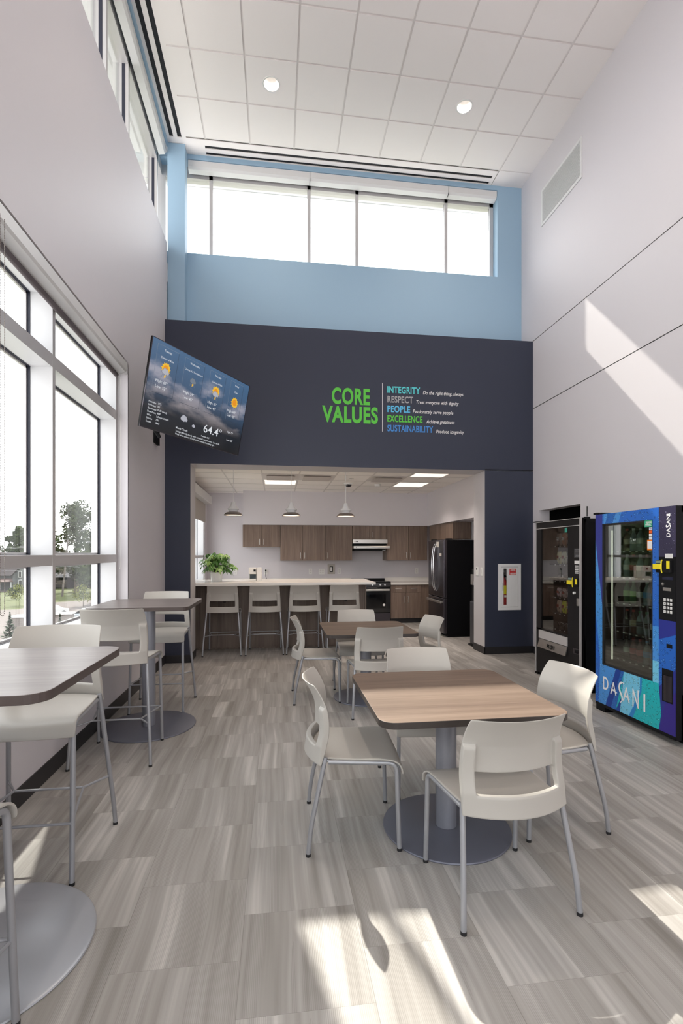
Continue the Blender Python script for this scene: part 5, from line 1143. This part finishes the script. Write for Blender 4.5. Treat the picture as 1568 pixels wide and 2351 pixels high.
for k, (x, y, lb) in enumerate(((-52, 60, 'broadleaf tree mirrored in the vending machine glass, nearest the left edge'), (-46, 69, 'broadleaf tree mirrored in the vending machine glass, second from the left edge'), (-58, 76, 'tall broadleaf tree mirrored near the middle of the vending machine glass'), (-52, 84, 'broadleaf tree mirrored right of the middle of the vending machine glass'), (-64, 90, 'farthest broadleaf tree mirrored in the vending machine glass'), (-15, 70, 'broadleaf tree outside the kitchen window, nearest the building'), (-26, 85, 'broadleaf tree beyond the kitchen window, left of the nearest'), (-6, 62, 'broadleaf tree to the right outside the kitchen window'), (-30, 25, 'broadleaf tree across the lawn beside the near end of the big window'))):
    blob_tree('broadleaf_tree', lb, x, y, GZ, 17 if k < 5 else 13, 6.5 if k < 5 else 5.5, [dleaf, dleaf2], 2600 if k < 5 else 1500, .55, 30 + k, .4, GTt)
t_ = thing('grey_shed', 'long low grey shed with a dark open front behind the tall tree', 'shed', (-46, 118, GZ))
b = MB(); b.box(-56, -36, 119, 126, GZ, GZ + 3.4); b.build('walls', mat('shed_dark', (.03, .03, .03), .9), t_)
b = MB().extrude([(-57, 117.5, GZ + 2.6), (-57, 122, GZ + 5.2), (-57, 127, GZ + 2.8)], (22, 0, 0)); b.build('roof', mat('grey_shingle', (.055, .053, .055), .9), t_)
# house
hc = (-54.2, 111.9, GZ); t_ = thing('house', 'grey clapboard house with steep gable and porch seen through the first window pane', 'house', hc)
TT = Matrix.Translation(hc) @ Matrix.Rotation(R(25.8), 4, 'Z')
sid = mat('grey_clapboard', (.08, .085, .09), .8); x = NT(sid); tcx = x.n('TexCoord'); sp_ = x.n('SeparateXYZ'); x.l(tcx.outputs['Object'], sp_.inputs[0]); q = x.math('GREATER_THAN', x.math('FRACT', x.math('MULTIPLY', sp_.outputs[2], 5.0)), .86); x.l(x.mix(q, (.14, .142, .145), (.08, .08, .085)), x.b.inputs['Base Color'])
shg = mat('brown_shingle', (.06, .047, .047), .9); prc = mat('rust_porch_roof', (.10, .06, .052), .8)
b = MB(); b.box(-1.1, 2.4, -1.2, 5, 0, 3.4, 0, TT); b.extrude([TT @ Vector(p) for p in ((-1.1, -1.2, 3.4), (.0, -1.2, 4.9), (.65, -1.2, 5.45), (1.3, -1.2, 4.9), (2.4, -1.2, 3.4))], TT.to_3x3() @ Vector((0, 6, 0))); b.box(-7, -1.1, .8, 5, 0, 3.5, 0, TT); b.build('walls', sid, t_)
b = MB(); b.extrude([TT @ Vector(p) for p in ((-7.2, .3, 3.3), (-7.2, 3, 5.9), (-7.2, 5.4, 3.3))], TT.to_3x3() @ Vector((7.5, 0, 0)))
for s_ in (-1, 1): b.extrude([TT @ Vector((.65 + s_ * a_, -1.5, z)) for a_, z in ((0, 5.52), (2.0, 3.25), (2.1, 3.35), (0, 5.72))], TT.to_3x3() @ Vector((0, 6.4, 0)))
b.build('roof', shg, t_)
MB().extrude([TT @ Vector(p) for p in ((-7.3, -1.6, 2.15), (-7.3, .85, 2.75), (-7.3, .85, 2.65), (-7.3, -1.6, 2.05))], TT.to_3x3() @ Vector((6.3, 0, 0))).build('porch_roof', prc, t_)
b = MB()
for x_ in (-7.1, -5.2, -3.3, -1.4): b.box(x_, x_ + .12, -1.5, -1.38, .2, 2.1, 0, TT)
b.build('porch_posts', M['wallw'], t_); MB().box(-7.2, -1.1, -1.6, .8, 0, .25, 0, TT).build('porch_floor', mat('porch_boards', (.12, .10, .09), .8), t_)
for x_, z_, w_, h_ in ((.05, 3.0, .36, 1.15), (.95, 3.0, .36, 1.15), (.05, .9, .45, 1.45), (1.1, .9, .45, 1.45)):
    f_ = MB().box(x_ - .09, x_ + w_ + .09, -1.26, -1.2, z_ - .09, z_ + h_ + .12, 0, TT).build('window', M['wallw'], t_); MB().box(x_, x_ + w_, -1.28, -1.262, z_, z_ + h_, 0, TT).build('pane', M['blackg'], f_)
f_ = MB().box(-3.9, -3.1, .74, .8, .2, 2.0, 0, TT).build('window', M['wallw'], t_); MB().box(-3.8, -3.2, .72, .738, .3, 1.9, 0, TT).build('pane', M['blackg'], f_)
# pole and wires
t_ = thing('utility_pole', 'weathered utility pole with two crossarms on the lawn across the road', 'utility pole', (-39.3, 96.5, GZ)); px_, py_ = -39.3, 96.5
MB().tube([(px_, py_, GZ), (px_ + .9, py_ + .3, GZ + 10.6)], [.19, .13], 10).build('pole', mat('weathered_wood', (.15, .13, .12), .9), t_)
b = MB().box(px_ - .2, px_ + 2.5, py_ + .2, py_ + .32, GZ + 10.2, GZ + 10.33).box(px_ - 0.3, px_ + 2.2, py_ + .2, py_ + .32, GZ + 8.4, GZ + 8.52); b.build('crossarm', bark, t_)
b = MB()
for zz, dx in ((10.35, 0), (10.35, 2.3), (8.5, 0), (8.5, 2.0), (6.9, .8), (5.6, .7)):
    for sgn, ex_, ey_, ez_ in ((-1, -50, 40, 0), (1, 60, 5, 0)):
        pts = [(px_ + dx + (ex_) * q / 10, py_ + .26 + ey_ * q / 10, GZ + zz - 2.4 * math.sin(PI * q / 10) * .6) for q in range(11)]; b.tube(pts, .022, 4)
o = b.build('power_lines', mat('wire_grey', (.35, .35, .36), .6), None, loc=(px_, py_, GZ + 8)); tag(o, 'thin overhead power lines running from the utility pole', 'wires')
# car
cp = (-22.6, 61.8, GZ); t_ = thing('parked_car', 'silver sedan parked on the road below the second window pane', 'car', cp); TT = Matrix.Translation(cp) @ Matrix.Rotation(R(12), 4, 'Z')
def prof(pts, y0_, y1_, inset=0):
    b = MB(); b.extrude([TT @ Vector((x, y0_, z)) for x, z in pts], TT.to_3x3() @ Vector((0, y1_ - y0_, 0))); return b
prof([(-2.2, .35), (-2.25, .62), (-2.05, .80), (-1.2, .92), (1.35, .95), (2.1, .85), (2.2, .6), (2.15, .35)], -.88, .88).build('body', mat('silver_car_paint', (.42, .46, .50), .3, .6, coat=.6), t_, bevel=.05)
prof([(-1.15, .90), (-.45, 1.38), (.55, 1.42), (1.45, .94)], -.76, .76).build('cabin', M['blackg'], t_, bevel=.04)
prof([(-.50, 1.36), (-.35, 1.42), (.45, 1.45), (.62, 1.40)], -.70, .70).build('roof', mat('silver_car_roof', (.45, .49, .53), .3, .6), t_)
for x_ in (-1.4, 1.35):
    for s_ in (-1, 1): b = MB().tube([TT @ Vector((x_, s_ * .70, .33)), TT @ Vector((x_, s_ * .90, .33))], .33, 20); b.build('wheel', M['rubber'], t_, smooth=True)
cp = (-28.6, 66.5, GZ); t2 = thing('parked_car', 'white car half hidden behind the low block wall, left of the silver sedan', 'car', cp); TT = Matrix.Translation(cp) @ Matrix.Rotation(R(60), 4, 'Z')
prof([(-2.2, .35), (-2.2, .8), (-1.2, .95), (1.35, .95), (2.1, .85), (2.15, .35)], -.85, .85).build('body', mat('white_car_paint', (.7, .7, .7), .3, coat=.5), t2, bevel=.06)
prof([(-1.15, .90), (-.45, 1.38), (.55, 1.42), (1.45, .94)], -.72, .72).build('cabin', M['whiteg'], t2, bevel=.04)
for x_ in (-1.4, 1.35):
    for s_ in (-1, 1): b = MB().tube([TT @ Vector((x_, s_ * .70, .33)), TT @ Vector((x_, s_ * .88, .33))], .33, 16); b.build('wheel', M['rubber'], t2, smooth=True)
blk = mat('taupe_split_block', (.22, .19, .175), .9); x = NT(blk); tcx = x.n('TexCoord'); br = x.n('TexBrick'); br.inputs['Scale'].default_value = 3.0; br.inputs['Color1'].default_value = (.24, .205, .19, 1); br.inputs['Color2'].default_value = (.19, .165, .15, 1); br.inputs['Mortar'].default_value = (.13, .12, .11, 1); mp = x.n('Mapping'); mp.inputs['Rotation'].default_value = (R(90), 0, 0); x.l(tcx.outputs['Object'], mp.inputs[0]); x.l(mp.outputs[0], br.inputs['Vector']); x.l(br.outputs['Color'], x.b.inputs['Base Color'])
for (x0_, x1_, y0_, y1_, lb) in ((-26.3, -24.6, 53.0, 54.2, 'taupe block wall pier with pale cap, nearer the first window pane'), (-23.1, -21.6, 55.2, 56.0, 'low taupe block wall with pale cap in front of the parked cars')):
    t_ = thing('block_wall', lb, 'wall', ((x0_ + x1_) / 2, (y0_ + y1_) / 2, GZ)); MB().box(x0_, x1_, y0_, y1_, GZ, GZ + 1.55).build('blocks', blk, t_); MB().box(x0_ - .1, x1_ + .1, y0_ - .1, y1_ + .1, GZ + 1.55, GZ + 1.72).build('cap_stone', M['wallw'], t_)
def fir(name, label, x, y, h, r0, seed, m_):
    rng = random.Random(seed); t = thing(name, label, 'shrub', (x, y, GZ)); MB().tube([(x, y, GZ), (x, y, GZ + h * .9)], [.08, .02], 6).build('stem', bark, t); b = MB()
    for k in range(420):
        q = rng.random() ** .8; z = GZ + h * q; rr = r0 * (1 - q) + .05; a = rng.uniform(0, 2 * PI); d = Vector((math.cos(a), math.sin(a), .35)); p = Vector((x, y, z)); e_ = p + d * rr * rng.uniform(.7, 1.1); sd = Vector((-math.sin(a), math.cos(a), 0)) * .07
        b.add([p, e_ - d * .1 + sd, e_, e_ - d * .1 - sd], [(0, 1, 2, 3)])
    b.build('foliage', m_, t, keep=True)['kind'] = 'stuff'
fir('fir_sapling', 'small pointed fir beside the block wall pier in the first window pane', -20.8, 41.6, 3.4, 1.0, 1, firm)
fir('fir_sapling', 'small pointed fir at the foot of the second window pane', -16.9, 41.1, 3.3, .6, 2, firm)
fir('garden_shrub', 'bright round shrub at the lower left corner of the first window pane', -20.6, 38.6, 2.8, 1.1, 3, yl)
for k, (x, y, h, lb) in enumerate(((-28.8, 78, 3.0, 'young yellow-green tree with a thin trunk by the road in the second window pane'), (-39.0, 80.8, 3.1, 'young yellow-green tree on the lawn before the house'), (-45.5, 91.7, 1.9, 'young rounded green tree just left of the yellow-green one before the house'))):
    blob_tree('young_tree', lb, x, y, GZ, h, 1.5 if k < 2 else .8, [yl, dleaf2] if k < 2 else [dleaf2, firm], 900, .10, 50 + k, .05, None, low=.35)
o = MB().extrude([(-11.9, 30, -3.4), (-9.2, 34, -3.4), (-9.2, 44, -3.4), (-15.5, 44, -3.4)], (0, 0, .25)).build('lower_roof', mat('white_membrane', (.62, .64, .64), .6)); tag(o, 'pale lower roof edge below the second window pane', 'roof')

for o in bpy.data.objects:
    if '_w' in o: del o['_w']
